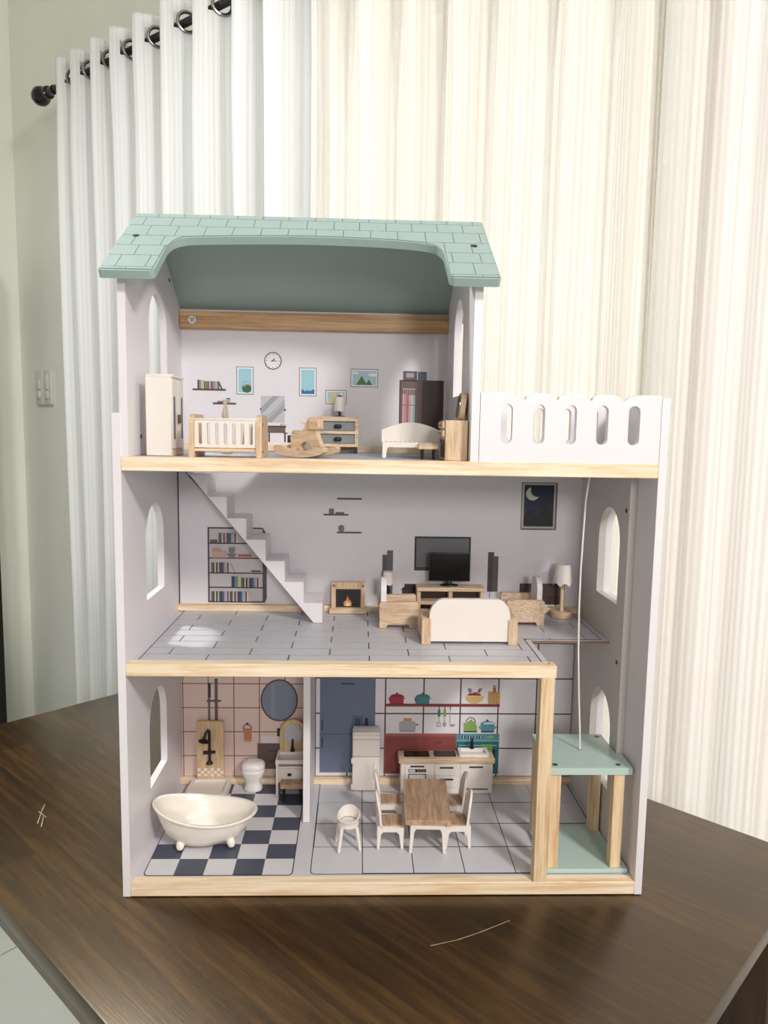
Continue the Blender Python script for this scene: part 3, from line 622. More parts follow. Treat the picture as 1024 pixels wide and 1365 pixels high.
p.rect(283.6, 735.6, 302.6, 744, (206, 156, 140)); p.rect(284.4, 731.4, 294, 736, (196, 140, 124)); p.rect(318, 739.5, 336, 744, (190, 118, 106)); p.rect(318, 739.5, 336, 741, (140, 70, 66))
for dx, dy, r in ((0, 740.8, 4.2), (0, 734, 4), (-3, 730.6, 1.3), (3, 730.6, 1.3), (-4.4, 739.6, 1.5), (4.4, 739.6, 1.5)): p.ell(309.6+dx, dy, r, r*.9, (126, 116, 118))
p.ell(309.6, 735, 1.5, 1.1, (160, 150, 150)); p.ell(309.6, 734.4, .6, .5, (40, 36, 38)); p.done('bookcase_print', 'print of a tall bookcase with books and a bear')
for (x0, y, items, lab) in ((449.5, 664.6, (), None), (431.5, 685.8, 1, None), (449, 709.6, 2, None)):
    p = Print(x0+17, y); p.poly([(x0, y), (x0+33, y), (x0+33.6, y+1), (x0+32, y+2.4), (x0, y+2.4)], (96, 78, 80))
    if items == 1: p.rr(x0+7, y-7, x0+14, y, 1, (104, 112, 112)); p.rect(x0+16, y-2.4, x0+27.5, y, (120, 86, 92))
    if items == 2: p.ell(x0+6, y-4.4, 4.2, 4.6, (124, 118, 100)); p.rect(x0+3.4, y-1, x0+9, y, (110, 104, 90))
    p.done('floating_shelf_print')
p = Print(590, 739); p.rect(552.5, 716, 627.5, 762, (38, 34, 36)); p.rect(555, 718.5, 625, 757.6, (112, 110, 114)); p.rect(552.5, 759.4, 627.5, 760.2, (90, 86, 88)); p.done('television_print', 'print of a wide wall television')
p = Print(517, 770); p.rect(509.5, 740, 516, 803, (84, 80, 84)); p.rect(515.5, 734, 523.5, 803, (100, 98, 100)); p.done('speaker_print')
p = Print(656, 765); p.rect(650, 736.5, 658, 790, (70, 64, 66)); p.rect(657, 742, 664, 790, (90, 82, 86)); p.rect(653, 790, 654, 805, GRY); p.done('speaker_print')
p = Print(546, 787); p.rect(539, 779, 556, 782.5, (70, 44, 42)); p.poly([(534, 787), (539, 782.5), (556, 782.5), (556, 787)], (60, 40, 40)); p.rect(536, 787, 556, 805, (76, 54, 50)); p.done('low_cabinet_print')
p = Print(727, 795); p.rect(692, 778.5, 752.5, 807, (84, 62, 60)); p.rect(694, 780.5, 749, 795, (96, 72, 68)); p.rect(694, 796, 749, 806, (74, 54, 54)); p.rect(749.5, 779, 752.5, 809, (50, 36, 38)); p.done('sideboard_print')
p = Print(719, 676); p.rect(694.6, 644.2, 742.6, 707.6, (96, 86, 78)); p.rect(695.6, 645.2, 741, 706.2, (190, 182, 176)); p.rect(698.4, 647.4, 738.2, 703, (22, 32, 66))
p.poly([(698.4, 703), (698.4, 688), (701, 687), (704, 682), (708, 680.4), (711, 682), (714, 688), (717, 691), (720, 685), (723, 678), (727, 676.6), (731, 677.6), (735, 684), (738.2, 689), (738.2, 703)], (10, 14, 20))
mo = [(706.6+6.2*math.cos(a), 659.4+6.2*math.sin(a)) for a in [math.radians(d_) for d_ in range(20, 262, 20)]]
p.poly([(706.8, 650.2)] + [(709.6+9.0*math.cos(math.radians(a)), 659.2+9.0*math.sin(math.radians(a))) for a in range(250, 24, -16)] + [(718.2, 663.2), (714.6, 663.4), (711, 662), (708.2, 659.4), (707, 655.6)], (206, 200, 196))
for k in range(22): p.rect(740.2, 647+k*2.7, 741.6, 648.3+k*2.7, (70, 56, 48))
for k in range(16): p.rect(697+k*2.7, 705.4, 698.4+k*2.7, 706.8, (70, 56, 48))
p.done('moon_picture_print', 'print of a white crescent moon over dark hills')
# bathroom
KD = .0012
p = Print(285, 935, KD); p.rect(286.4, 904, 290.6, 1000, (96, 92, 98)); p.rect(277.6, 910, 281.4, 930, (56, 54, 60)); p.rect(278.4, 930, 280.6, 1000, (110, 106, 112)); p.rect(276, 933.4, 295, 936, (86, 82, 88)); p.done('shower_pipe_print')
p = Print(372.5, 934, KD); p.ell(372.5, 934, 24.8, 29.2, (88, 68, 62)); p.ell(372.5, 934, 22.8, 27.2, (122, 134, 156)); p.poly([(362, 912), (364.5, 911), (364.5, 957.5), (362, 956.5)], (140, 151, 172)); p.poly([(366, 910), (367.4, 909.6), (367.4, 958.6), (366, 958)], (136, 147, 168)); p.done('round_mirror_print', 'print of an oval brown-rimmed mirror')
p = Print(330, 976, KD); p.line([(330+5.4*math.cos(a), 971+5.4*math.sin(a)) for a in [2*PI*k/20 for k in range(21)]], 1.2, (60, 48, 54)); p.ell(330, 964.6, 1.8, 1.6, (44, 34, 38)); p.rr(325.6, 971, 335.6, 989, 1.6, (200, 124, 74)); p.rect(325.6, 986, 335.6, 987, (214, 146, 96)); p.done('towel_print', 'print of an orange towel on a ring')
p = Print(375, 1010, KD); p.rr(348, 980.5, 374, 989.5, 2, (226, 214, 210)); p.rect(343.5, 990.5, 402, 1026, (104, 84, 78)); p.rect(359, 1000, 402, 1001.4, DK); p.rect(359, 1015, 402, 1016.4, DK); p.rect(369.6, 969.5, 377.6, 980.8, (60, 44, 48)); p.rect(374, 972, 378.4, 974.6, (200, 180, 180)); p.done('basin_cabinet_print')
# kitchen
FB = (104, 118, 146)
p = Print(462, 968, KD); p.rect(426.5, 902, 500, 1033, FB); p.rect(426.5, 979.2, 500, 980, (60, 76, 104)); p.rect(455, 909, 472, 911, (40, 50, 70)); p.rr(428.8, 959, 430.8, 974, .9, (52, 64, 90)); p.rr(428.8, 984, 430.8, 999, .9, (52, 64, 90)); p.rect(469.5, 953, 484, 971, (78, 104, 134)); p.poly([(472.5, 957), (481, 957), (479.5, 969), (474, 969)], (58, 80, 108)); p.rect(486.5, 957, 490.6, 970, (36, 42, 60)); p.done('fridge_print', 'print of a tall slate-blue fridge')
p = Print(590, 941, KD); p.rect(514, 938.6, 666.6, 942.6, (142, 52, 56)); p.done('red_shelf_print', 'print of a long red shelf')
def pot(cx, yb, c, h=14, w=18):
    p = Print(cx, yb, KD); p.poly([(cx-w/2, yb), (cx-w/2, yb-9), (cx-w/2-1.8, yb-9), (cx-w/2-1.8, yb-7), (cx-w/2, yb-7), (cx-w/2, yb-9.6), (cx+w/2, yb-9.6), (cx+w/2, yb)], c); p.rect(cx-w/2-2, yb-8.4, cx+w/2+2, yb-7, c); p.poly(ell(cx, yb-9.4, w/2+.6, 4.4, 12, PI, 2*PI), tuple(int(v*.86) for v in c)); p.rect(cx-1.2, yb-15.6, cx+1.2, yb-13, tuple(int(v*.5) for v in c)); p.done('cooking_pot_print')
pot(529, 938.8, (186, 40, 66)); pot(563.4, 938.8, (64, 134, 142))
p = Print(632.5, 930, KD); p.ell(627, 928, 4, 3.6, (170, 28, 56)); p.ell(633, 927, 4.6, 4, (188, 34, 62)); p.ell(638, 928.2, 3.6, 3.4, (170, 28, 56)); p.poly(ell(632.6, 928.4, 12.6, 10.6, 20, 0, PI), (222, 180, 104)); p.rect(620.2, 927.6, 645, 929.2, (232, 200, 136))
for sx in (-1, 1):
    p.line([(632.5+sx*5, 925), (632.5+sx*7, 919)], .6, (40, 60, 40))
    for k in range(3): p.ell(632.5+sx*(5.6+k*.9)-1.2, 922.6-k*2, 1.3, .6, (44, 64, 44)); p.ell(632.5+sx*(5.6+k*.9)+1.3, 922-k*2, 1.3, .6, (44, 64, 44))
p.done('fruit_bowl_print', 'print of a yellow bowl of red fruit')
p = Print(658.6, 928, KD); p.rr(650.6, 922, 666.6, 939, 1.2, (206, 150, 84)); p.rr(656.8, 913.6, 661, 924, 1.8, (176, 100, 60)); p.ell(659, 916, .9, .9, (236, 214, 200))
for k in range(3): p.line([(653+k*4.4, 938), (652.4+k*4.6, 931), (655.6+k*3.6, 927), (654.4+k*4, 923.4)], .45, (170, 112, 56))
p.done('cutting_board_print', 'print of an orange cutting board')
p = Print(543, 967, KD); p.rect(538, 957.4, 548.6, 966, (220, 140, 70)); p.rr(532, 961.6, 554.2, 975, 3, (176, 174, 182)); p.rect(533, 974.4, 553.6, 976.4, (150, 148, 156)); p.rect(554, 965.6, 557.8, 967, (50, 46, 50)); p.done('toaster_print', 'print of a grey toaster with toast')
for cx, c, kind in ((585.2, (62, 130, 130), 0), (592.8, (132, 174, 70), 1), (600, (190, 188, 192), 2)):
    p = Print(cx, 955, KD); p.rect(cx-.6, 941.6, cx+.6, 946.4, (70, 66, 70)); p.rr(cx-1.8, 946, cx+1.8, 956, 1, c) if kind < 2 else p.rect(cx-.5, 946, cx+.5, 966, (170, 168, 174)); p.rect(cx-.4, 955, cx+.4, 964, (150, 146, 152))
    if kind == 0: p.rect(cx-3, 963.6, cx+2.6, 970, (150, 146, 152)); p.rect(cx-2, 964.6, cx-.6, 969, (224, 222, 226)); p.rect(cx, 964.6, cx+1.6, 969, (224, 222, 226))
    elif kind == 1: p.ell(cx, 966.6, 2.6, 3.4, (164, 160, 166))
    else: p.poly(ell(cx+3.2, 967.2, 3.6, 2.6, 12, 0, PI), (150, 146, 152)); p.rect(cx-.5, 966, cx+6.8, 967.6, (170, 168, 174))
    p.done('utensil_print')
p = Print(627.4, 966, KD); p.line([(627.4+6.2*math.cos(a), 964+7.4*math.sin(a)) for a in [PI + PI*k/14 for k in range(15)]], 1.4, (110, 140, 90)); p.poly([(618.4, 975), (618.4, 966.6), (617, 965.6), (618.6, 963.4), (621, 965), (623.6, 962), (627.4, 961), (631.4, 962.2), (634.4, 965.4), (635.8, 969), (636, 975)], (128, 176, 82)); p.rect(618.4, 975, 636, 976.8, (44, 50, 40)); p.ell(627.6, 960.4, 1, .9, (40, 44, 36)); p.done('kettle_print', 'print of a lime green kettle')
p = Print(650, 968, KD); p.line([(650+11.4*math.cos(a), 970+2.8*math.sin(a)) for a in [2*PI*k/20 for k in range(21)]], 1.2, (62, 132, 150)); p.rr(641.2, 965.6, 659, 975.2, 2, (70, 146, 166)); p.rect(641.4, 975, 658.6, 976.8, (28, 44, 66)); p.poly(ell(650, 965.6, 10, 4.6, 14, PI, 2*PI), (84, 160, 180)); p.poly([(644, 963.8), (658, 963), (658.6, 965), (646, 965.6)], (214, 230, 236)); p.ell(649.4, 960.2, 1.4, 1.2, (30, 36, 46)); p.done('casserole_print', 'print of a blue lidded casserole')
p = Print(560, 1005, KD); p.rect(511.6, 977, 608, 1033, (160, 76, 70)); p.rect(511.6, 977, 608, 980.4, (180, 92, 86)); p.rect(514, 982, 558, 1031, (150, 66, 62)); p.rect(560, 982, 606, 998, (152, 68, 64)); p.rect(560, 1000, 606, 1031, (146, 64, 60)); p.rect(580, 988.6, 588, 990.2, (110, 38, 40)); p.done('red_cabinet_print', 'print of a low brick-red kitchen cabinet')
p = Print(636.5, 1003, KD); p.rect(608, 977.6, 664.8, 1033, (28, 116, 124)); p.rect(608, 977.6, 664.8, 986.6, (72, 150, 164)); p.rect(608, 986.6, 664.8, 988, (130, 190, 198)); p.rect(611, 993, 662, 994.4, (140, 196, 202)); p.rect(613, 999, 660, 1024, (20, 44, 56)); p.rr(648, 980.2, 657.6, 983.8, 1.4, (126, 180, 96)); p.rect(641, 992, 656, 1006, (122, 170, 80))
for x in (617, 625, 632.6, 640.4): p.ell(x, 982.2, 2.3, 2.5, (36, 44, 62)); p.rect(x-.5, 979.8, x+.5, 984.6, (228, 232, 236))
p.done('oven_print', 'print of a teal oven with dials')

# ================================================================== FURNITURE
def legs4(root, xs, ys, r, z0, z1, m, sq=False, splay=0):
    for x in xs:
        for y in ys:
            k = MB()
            if sq: k.box(x-r, x+r, y-r, y+r, z0, z1, bev=r*.3, seg=1)
            else: k.tube([(x+splay*(1 if x > 0 else -1), y+splay*(1 if y > 0 else -1), z0+(.0004 if splay else 0)), (x, y, z1)], [r*.72, r], 10)
            k.build('leg', m, root)
# --- attic: wardrobe
o = thing('toy_wardrobe', 'tall white toy wardrobe against the attic gable wall', 'wardrobe', (.0420, .0560, Z3))
b = MB(); b.box(-.0145, .0135, -.0265, .0265, 0, .0875, bev=.0007, seg=1); b.build('body', CREAM, o)
b = MB(); b.box(-.0145, .0155, -.0268, .0268, .0862, .0895, bev=.0007, seg=1); b.build('crown', CREAM, o)
GS = mat('grey_slot', (92, 98, 110), .5, .04)
for y0, y1, s in ((-.0258, -.0003, 1), (.0003, .0258, -1)):
    b = MB(); b.box(.0136, .0148, y0, y1, .008, .085, bev=.0004, seg=1); d_ = b.build('door', CREAM, o)
    yc_ = y0+.0085 if s > 0 else y1-.0085
    b = MB(); b.plate(rrect(yc_-.0036, yc_+.0036, .018, .066, .0034, 6), [], 'x', .0148, .0151); b.build('cutout', GS, d_)
    yh = y1-.002 if s > 0 else y0+.002
    b = MB(); b.box(.0148, .0172, yh-.0011, yh+.0011, .036, .046, bev=.0005, seg=1); b.build('handle', mat('brown_handle', (92, 66, 52), .5), d_)
b = MB(); b.box(-.013, .0145, -.0255, .0255, 0, .0075); b.build('plinth', BEECHY, o)
# --- crib
o = thing('toy_crib', 'toy crib with white slotted rails between rounded wooden ends', 'crib', (.1170, .0430, Z3))
for x0 in (-.0395, .0335):
    b = MB(); b.plate([(-.028, 0), (-.028, .030)] + [(-.016+.012*math.cos(a), .0335+.013*math.sin(a)) for a in [PI - PI/2*k/6 for k in range(7)]] + [(.016+.012*math.cos(a), .0335+.013*math.sin(a)) for a in [PI/2 - PI/2*k/6 for k in range(7)]] + [(.028, .030), (.028, 0)], [], 'x', x0, x0+.006); e_ = b.build('end_board', BEECHZ, o)
    if x0 > 0:
        for z in (.006, .036):
            b = MB(); b.lathe([(0, 0), (.0016, 0), (.0016, .0004), (0, .0004)], n=10, xf=Matrix.Translation((x0+.006, -.018, z)) @ Matrix.Rotation(PI/2, 4, 'Y')); b.build('screw', SCREW, e_)
for y in (-.0255, .0215):
    sl = [rrect(-.0295+k*.0092, -.0295+k*.0092+.0038, .0140, .0372, .0017, 4) for k in range(7)]
    b = MB(); b.plate([(-.0335, .0105), (.0335, .0105), (.0335, .0405), (-.0335, .0405)], sl, 'y', y, y+.004); r_ = b.build('side_rail', CREAM, o)
    b = MB(); b.box(-.0335, .0335, y-.0008, y+.0048, .0402, .0424, bev=.0006, seg=1); b.build('top_rail', CREAM, r_)
b = MB(); b.box(-.0335, .0335, -.0215, .0215, .0065, .0088); b.build('slat_base', PINEX, o)
b = MB(); b.box(-.0335, .0335, -.0255, -.0235, .0065, .0092); b.build('lower_rail', PINEX, o)
# --- beige post figure behind the crib
o = thing('toy_post', 'small beige wooden post with knobbed top standing behind the crib', 'toy', (.0975, .1350, Z3))
BEI = mat('beige_wood_paint', (188, 176, 150), .6, .06, 300)
b = MB(); b.lathe([(.0001, 0), (.0075, 0), (.0075, .002), (.003, .003)], n=16); b.build('foot', BEECHX, o)
b = MB(); b.tube([(.0016, 0, .0025), (.0016, 0, .030), (.0012, 0, .040), (.0003, 0, .052), (-.0010, 0, .062)], [.0018, .0018, .0018, .0018, .0014], 10); b.build('post', BEI, o)
b = MB(); b.lathe([(.0001, .0595), (.0017, .0602), (.0024, .0625), (.0022, .0650), (.0012, .0664), (.0001, .0668)], (-.0022, 0), 14); b.build('knob', BEI, o)
b = MB(); b.tube([(-.0012, -.0015, .060), (-.0016, -.003, .054), (-.0018, -.003, .050)], [.0012, .0022, .0030]); b.tube([(-.0018, -.003, .051), (-.0024, -.003, .046), (-.0004, -.003, .0425)], [.0028, .0034, .0016], 12); b.build('pendant', BEI, o)
# --- rocking horse
o = thing('rocking_horse', 'wooden toy rocking horse with short dowel handle beside the crib', 'rocking horse', (.2030, .0560, Z3), math.radians(-30))
def rocker(s):
    pts = [(-.0325, .0135), (-.0345, .0115), (-.0340, .0075)] + [(-.030+.060*k/8, .0002+.0040*abs(k/4-1)**2.2) for k in range(9)] + [(.0335, .0065), (.0345, .0105), (.0325, .0125), (.026, .0122), (.018, .0095), (.008, .0080), (-.010, .0080), (-.020, .0105), (-.027, .0130)]
    k = MB(); y = s*.0135; k.plate(pts, [], 'y', y-.0045, y+.0045); k.build('rocker', BEECHX, o)
rocker(-1); rocker(1)
body = [(-.0185, .0075), (-.0195, .019), (-.0205, .022), (-.0180, .025), (-.0190, .028), (-.0160, .0305), (-.004, .0300), (-.001, .0330), (.0010, .0390), (.0035, .0435), (.0085, .0455), (.0130, .0440), (.0150, .0400), (.0145, .0340), (.0160, .0240), (.0200, .0160), (.0235, .0075)]
b = MB(); b.plate(body, [[(.0015+.0085*math.cos(a), .0100+.0075*math.sin(a)) for a in [2*PI*k/18 for k in range(18)]]], 'y', -.0045, .0045); b.build('body', BEECHX, o)
b = MB(); b.plate([(.0060, .0325), (.0170, .0315), (.0185, .0330), (.0175, .0440), (.0150, .0455), (.0080, .0460), (.0065, .0440)], [], 'y', -.0062, .0062); b.build('head', BEECHX, o)
b = MB(); b.tube([(.0010, -.0125, .0400), (.0010, .0125, .0400)], .0015, 12); b.build('handle', PINEX, o)
for x in (-.014, .018):
    b = MB(); b.tube([(x, -.0125, .0085), (x, .0125, .0085)], .0022, 10); b.build('stretcher', BEECHY, o)
# --- dresser and lamp
o = thing('toy_dresser', 'light wood toy dresser with two grey drawers under the table lamp', 'dresser', (.2345, .2170, Z3))
b = MB(); b.plate([(-.0275, .0085), (.0275, .0085), (.0275, .0485), (-.0275, .0485)], [[(-.0235, .0125), (.0225, .0125), (.0225, .0255), (-.0235, .0255)], [(-.0235, .0295), (.0225, .0295), (.0225, .0425), (-.0235, .0425)]], 'y', -.0195, .018); b.box(-.0274, .0274, .016, .0195, .0086, .0484); b.build('case', BEECHX, o)
GD = mat('grey_drawer', (128, 134, 132), .5, .03)
for z in (.0128, .0298):
    b = MB(); b.box(-.0232, .0222, -.0180, .014, z, z+.0118, bev=.0003, seg=1); d_ = b.build('drawer', GD, o)
    b = MB(); b.box(-.0055, .0050, -.0225, -.0180, z+.0032, z+.0086, bev=.0022, seg=3); b.build('knob', BLACK, d_)
legs4(o, (-.024, .024), (-.0165, .015), .0022, 0, .0088, BLACK, True)
o = thing('table_lamp', 'small white-shaded table lamp with black stem on the dresser', 'lamp', (.2360, .2190, Z3+.0485))
b = MB(); b.lathe([(.0001, 0), (.0078, 0), (.0078, .0012), (.002, .0016), (.0016, .0095), (.0001, .0095)], n=20); b.build('base', BLACK, o)
def shade(r0, r1, z0, z1, n, m, o, scal):
    rings = []; N = 48
    for r, z, s in ((r0, z0, 1), (r1, z1, 0), (r1*.2, z1, 0), (r1*.2, z1-.0008, 0), (r1-.0008, z1-.0008, 0), (r0-.0008, z0, 1)):
        rings.append([(r*math.cos(2*PI*i/N), r*math.sin(2*PI*i/N), z + s*scal*(1-abs(math.sin(n*PI*i/N)))) for i in range(N)])
    k = MB(); k.loft(rings, caps=False); return k.build('shade', m, o)
shade(.0078, .0068, .0080, .0265, 5, CREAM, o, -.0016)
b = MB(); b.tube([(0, 0, .0088), (0, 0, .0255)], .0010); b.build('stem', BLACK, o)
# --- daybed, stool, dressing table
o = thing('toy_daybed', 'white toy daybed with curved back and striped seat in the attic', 'daybed', (.3262, .0930, Z3))
b = MB(); pr = [(-.0358, 0), (-.0358, .0185), (.0358, .0185), (.0358, 0), (.0318, 0), (.0305, .0105), (.0285, .0125), (-.0285, .0125), (-.0305, .0105), (-.0318, 0)]
for y in (-.0230, .0190):
    k = MB(); k.plate(pr, [], 'y', y, y+.004); k.build('leg_frame', CREAM, o)
b = MB(); b.box(-.0358, .0358, -.019, .019, .0125, .0183); b.build('seat', CREAM, o)
STR = C(176, 152, 138)
for i in range(12):
    k = MB(); x = -.033+i*.0057; k.plate([(x, -.0185), (x+.0026, -.0185), (x+.0046, .0185), (x+.002, .0185)], [], 'z', .0183, .0186); k.build('stripe', STR, o)
b = MB(); b.plate([(-.0358, .0185), (.0358, .0185), (.0358, .0325)] + [(.0358-.0716*k/14, .0325+.0095*math.sin(PI*k/14)) for k in range(1, 14)] + [(-.0358, .0325)], [], 'y', .019, .0235); b.build('backrest', CREAM, o)
o = thing('toy_stool', 'little wooden stool with black legs in front of the daybed', 'stool', (.3410, .0440, Z3))
b = MB(); b.box(-.0112, .0112, -.009, .009, .0115, .0178, bev=.0006, seg=1); b.build('seat', BEECHX, o)
legs4(o, (-.0062, .0068), (-.006, .006), .0016, 0, .0118, BLACK)
o = thing('dressing_table', 'wooden toy dressing table with tilted mirror against the balcony-side gable wall', 'dressing table', (.3672, .0405, Z3))
b = MB(); b.box(-.0095, .0155, -.0245, .0245, .0, .0445, bev=.0006, seg=1); b.build('body', BEECHZ, o)
for z0, z1 in ((.026, .0335), (.0355, .043)):
    b = MB(); b.box(-.0125, -.0095, -.022, .022, z0, z1, bev=.0005, seg=1); d_ = b.build('drawer', BEECHY, o); b = MB(); b.box(-.0150, -.0125, -.004, .004, z0+.0025, z0+.005, bev=.0008); b.build('handle', GD, d_)
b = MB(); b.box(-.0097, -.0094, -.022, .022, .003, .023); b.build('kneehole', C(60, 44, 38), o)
TM = Matrix.Translation((.0085, 0, .0445)) @ Matrix.Rotation(math.radians(7), 4, 'Y')
b = MB(); b.plate(rrect(-.016, .016, 0, .0305, .010, 6), [], 'x', -.0030, .0030, xf=TM); mr = b.build('mirror_board', BEECHZ, o)
b = MB(); b.plate(rrect(-.0135, .0135, .003, .028, .009, 6), [], 'x', -.0036, -.0030, xf=TM); b.build('mirror', mat('mirror_foil', (150, 152, 156), .15, .02, metal=.9), mr)

# --- living room: fireplace
o = thing('toy_fireplace', 'wooden toy fireplace with a painted flame against the back wall', 'fireplace', (.2502, .2278, Z2))
b = MB(); b.box(-.0267, .0267, -.0005, .0105, 0, .0085, bev=.0006, seg=1); b.build('hearth', BEECHX, o)
b = MB(); b.plate([(-.0236, .0085), (.0241, .0085), (.0241, .0450), (-.0236, .0450)], [[(-.0175, .0087), (.0178, .0087), (.0178, .0352), (-.0175, .0352)]], 'y', .0025, .0100); b.build('surround', BEECHZ, o)
b = MB(); b.box(-.0176, .0179, .0045, .0098, .0085, .0353); b.build('firebox', C(48, 28, 28), o)
b = MB(); b.box(-.0140, .0145, .0042, .0046, .0100, .0318); b.build('fireback', C(16, 14, 16), o)
fl_ = MB()
def fpoly(pts, m, y): fl_.plate(pts, [], 'y', y, y+.0001, m)
fpoly([(-.0056, .0105), (-.0066, .0150), (-.0050, .0185), (-.0042, .0165), (-.0020, .0210), (-.0012, .0252), (.0008, .0215), (.0012, .0180), (.0030, .0200), (.0034, .0170), (.0052, .0150), (.0046, .0105)], 0, .0040)
fpoly([(-.0042, .0105), (-.0046, .0140), (-.0030, .0160), (-.0010, .0190), (.0006, .0160), (.0024, .0170), (.0034, .0135), (.0032, .0105)], 1, .0038)
fpoly([(-.0022, .0105), (-.0026, .0128), (-.0004, .0145), (.0016, .0128), (.0016, .0105)], 2, .0036)
fl_.build('flame', [C(214, 120, 70), C(238, 170, 90), C(248, 222, 140)], o)
for x in (-.0202, .0207):
    b = MB(); b.lathe([(0, 0), (.0018, 0), (.0018, .0006), (0, .0006)], n=12, xf=Matrix.Translation((x, .0025, .0400)) @ Matrix.Rotation(PI/2, 4, 'X')); b.build('stud', C(130, 92, 60), o)
# --- armchairs (built facing +x) and sofa
def armchair(name, label, loc, rz, wm, mirror=1):
    o = thing(name, label, 'armchair', loc, rz, 'living room armchairs')
    ar = [(-.0255, .0015), (-.0240, 0), (-.0165, 0), (-.0145, .0045), (.0130, .0045), (.0150, 0), (.0235, 0), (.0255, .0015), (.0255, .0335), (.0235, .0355), (-.0235, .0342), (-.0255, .0325)]
    for y in (-.0255, .0185):
        k = MB(); k.plate(ar, [], 'y', y, y+.007); k.build('armrest', wm, o)
    k = MB(); k.box(-.0170, .0230, -.0185, .0185, .0100, .0170, bev=.0008, seg=1); k.build('seat', CREAM, o)
    k = MB(); k.plate([(-.0184, .0090), (.0184, .0090), (.0184, .048)] + [(.0184*math.cos(PI*i/12), .048+.0155*math.sin(PI*i/12)) for i in range(1, 12)] + [(-.0184, .048)], [], 'x', -.0235, -.0165); k.build('backrest', WHITE, o)
    return o
SPK = wood('flecked_beech', (224, 200, 174), (182, 152, 124), 'x', 620, 220, .55, (216, 190, 162))
armchair('toy_armchair', 'toy armchair with smooth wooden arms next to the fireplace', (.3182, .1795, Z2), 0, BEECHX)
armchair('toy_armchair', 'toy armchair with flecked wooden arms next to the scalloped floor lamp', (.4905, .1975, Z2), PI, SPK)
o = thing('toy_sofa', 'toy sofa with arched white back turned outward between wooden arms', 'sofa', (.4015, .0850, Z2))
for x in (-.0588, .0478):
    k = MB(); k.plate([(-.004, 0), (.006, 0), (.008, .004), (.040, .004), (.042, 0), (.050, 0), (.052, .002), (.052, .030), (.050, .0315), (-.002, .0315), (-.004, .030)], [], 'x', x, x+.0110); k.build('armrest', BEECHZ, o)
k = MB(); k.box(-.0478, .0478, .008, .046, .0090, .0165, bev=.0008, seg=1); k.build('seat', CREAM, o)
k = MB(); k.plate([(-.0488, .0032), (.0506, .0032), (.0506, .034)] + [(.0506-.018+.018*math.cos(a), .034+.0222*math.sin(a)) for a in [PI/2*i/8 for i in range(1, 9)]] + [(-.0488+.018+.018*math.cos(a), .034+.0222*math.sin(a)) for a in [PI/2+PI/2*i/8 for i in range(9)]], [], 'y', -.0015, .0060, xf=Matrix.Translation((-.0009, 0, 0))); k.build('backrest', mat('cream_white_lacquer', (236, 227, 219), .45, .012, 150), o)
# --- lamps
o = thing('floor_lamp', 'wooden toy floor lamp with scalloped cream shade beside the flecked armchair', 'lamp', (.5530, .2220, Z2))
b = MB(); b.lathe([(.0001, 0), (.0150, 0), (.0160, .001), (.0160, .0080), (.0150, .0090), (.0001, .0090)], n=32); b.build('base', BEECHX, o)
b = MB(); b.tube([(0, 0, .009), (0, 0, .060)], .0029, 16); b.build('pole', BEECHZ, o)
shade(.0136, .0108, .0500, .0755, 6, CREAM, o, -.0048)
o = thing('floor_lamp', 'white-shaded toy lamp with black stem half hidden behind the armchair nearest the fireplace', 'lamp', (.3060, .2270, Z2))
b = MB(); b.lathe([(.0001, 0), (.0075, 0), (.0075, .0015), (.002, .002)], n=20); b.build('base', BLACK, o)
b = MB(); b.tube([(.0004, 0, .001), (.0004, 0, .060)], .0026, 12); b.build('pole', BLACK, o)
shade(.0078, .0070, .0440, .0620, 5, CREAM, o, -.0014)
# --- television and stand
o = thing('tv_stand', 'open wooden toy television stand behind the sofa', 'tv stand', (.3935, .2250, Z2))
b = MB(); b.box(-.0475, .0475, -.0135, .0135, .0370, .0425, bev=.0006, seg=1); b.build('top', BEECHX, o)
for x in (-.0470, -.0025, .0420):
    b = MB(); b.box(x, x+.005, -.0115, .0115, .0, .0370); b.build('upright', BEECHZ, o)
for z in (.018, .003):
    b = MB(); b.box(-.0420, .0420, -.0112, .0112, z, z+.0045); b.build('shelf', BEECHX, o)
b = MB(); b.box(-.0420, .0420, .0085, .0112, .0075, .0370); b.build('rear_board', C(74, 48, 42), o)
o = thing('television', 'black toy flat-screen television standing on the wooden stand', 'television', (.3925, .2265, Z2+.0425), math.radians(-2))
b = MB(); b.lathe([(.0001, 0), (.0130, 0), (.0120, .0016), (.004, .0030), (.0028, .0075), (.0001, .0075)], n=28, sy=.6); b.build('base', BLACK, o)
b = MB(); b.box(-.0292, .0292, -.0018, .0018, .0065, .0470, bev=.0009); b.build('casing', BLACK, o)
b = MB(); b.box(-.0276, .0276, -.0020, -.0018, .0082, .0454); b.build('screen', GLOSSBLK, o)

# --- kitchen: fridge
o = thing('toy_fridge', 'cream two-door toy fridge standing before the printed blue fridge', 'fridge', (.2788, .2295, Z1))
b = MB(); b.box(-.0200, .0200, -.0095, .0090, 0, .0880, bev=.0016); b.build('body', CREAM, o)
b = MB(); b.box(-.0195, .0195, -.0130, -.0092, .0018, .0520, bev=.0014); d_ = b.build('door', CREAM, o)
b = MB(); b.box(.0105, .0120, -.0150, -.0128, .020, .044, bev=.0005, seg=1); b.build('handle', CREAM, d_)
b = MB(); b.box(-.0195, .0195, -.0130, -.0092, .0535, .0785, bev=.0014); b.build('door', CREAM, o)
b = MB(); pr = [(-.0118, .0788), (.0088, .0788), (.0088, .0900), (.005, .0900)] + [(.005-.0168*math.sin(PI/2*k/8), .0788+.0112*math.cos(PI/2*k/8)) for k in range(1, 9)]
b.plate(pr, [], 'x', -.0192, .0192); b.build('top_cover', CREAM, o)
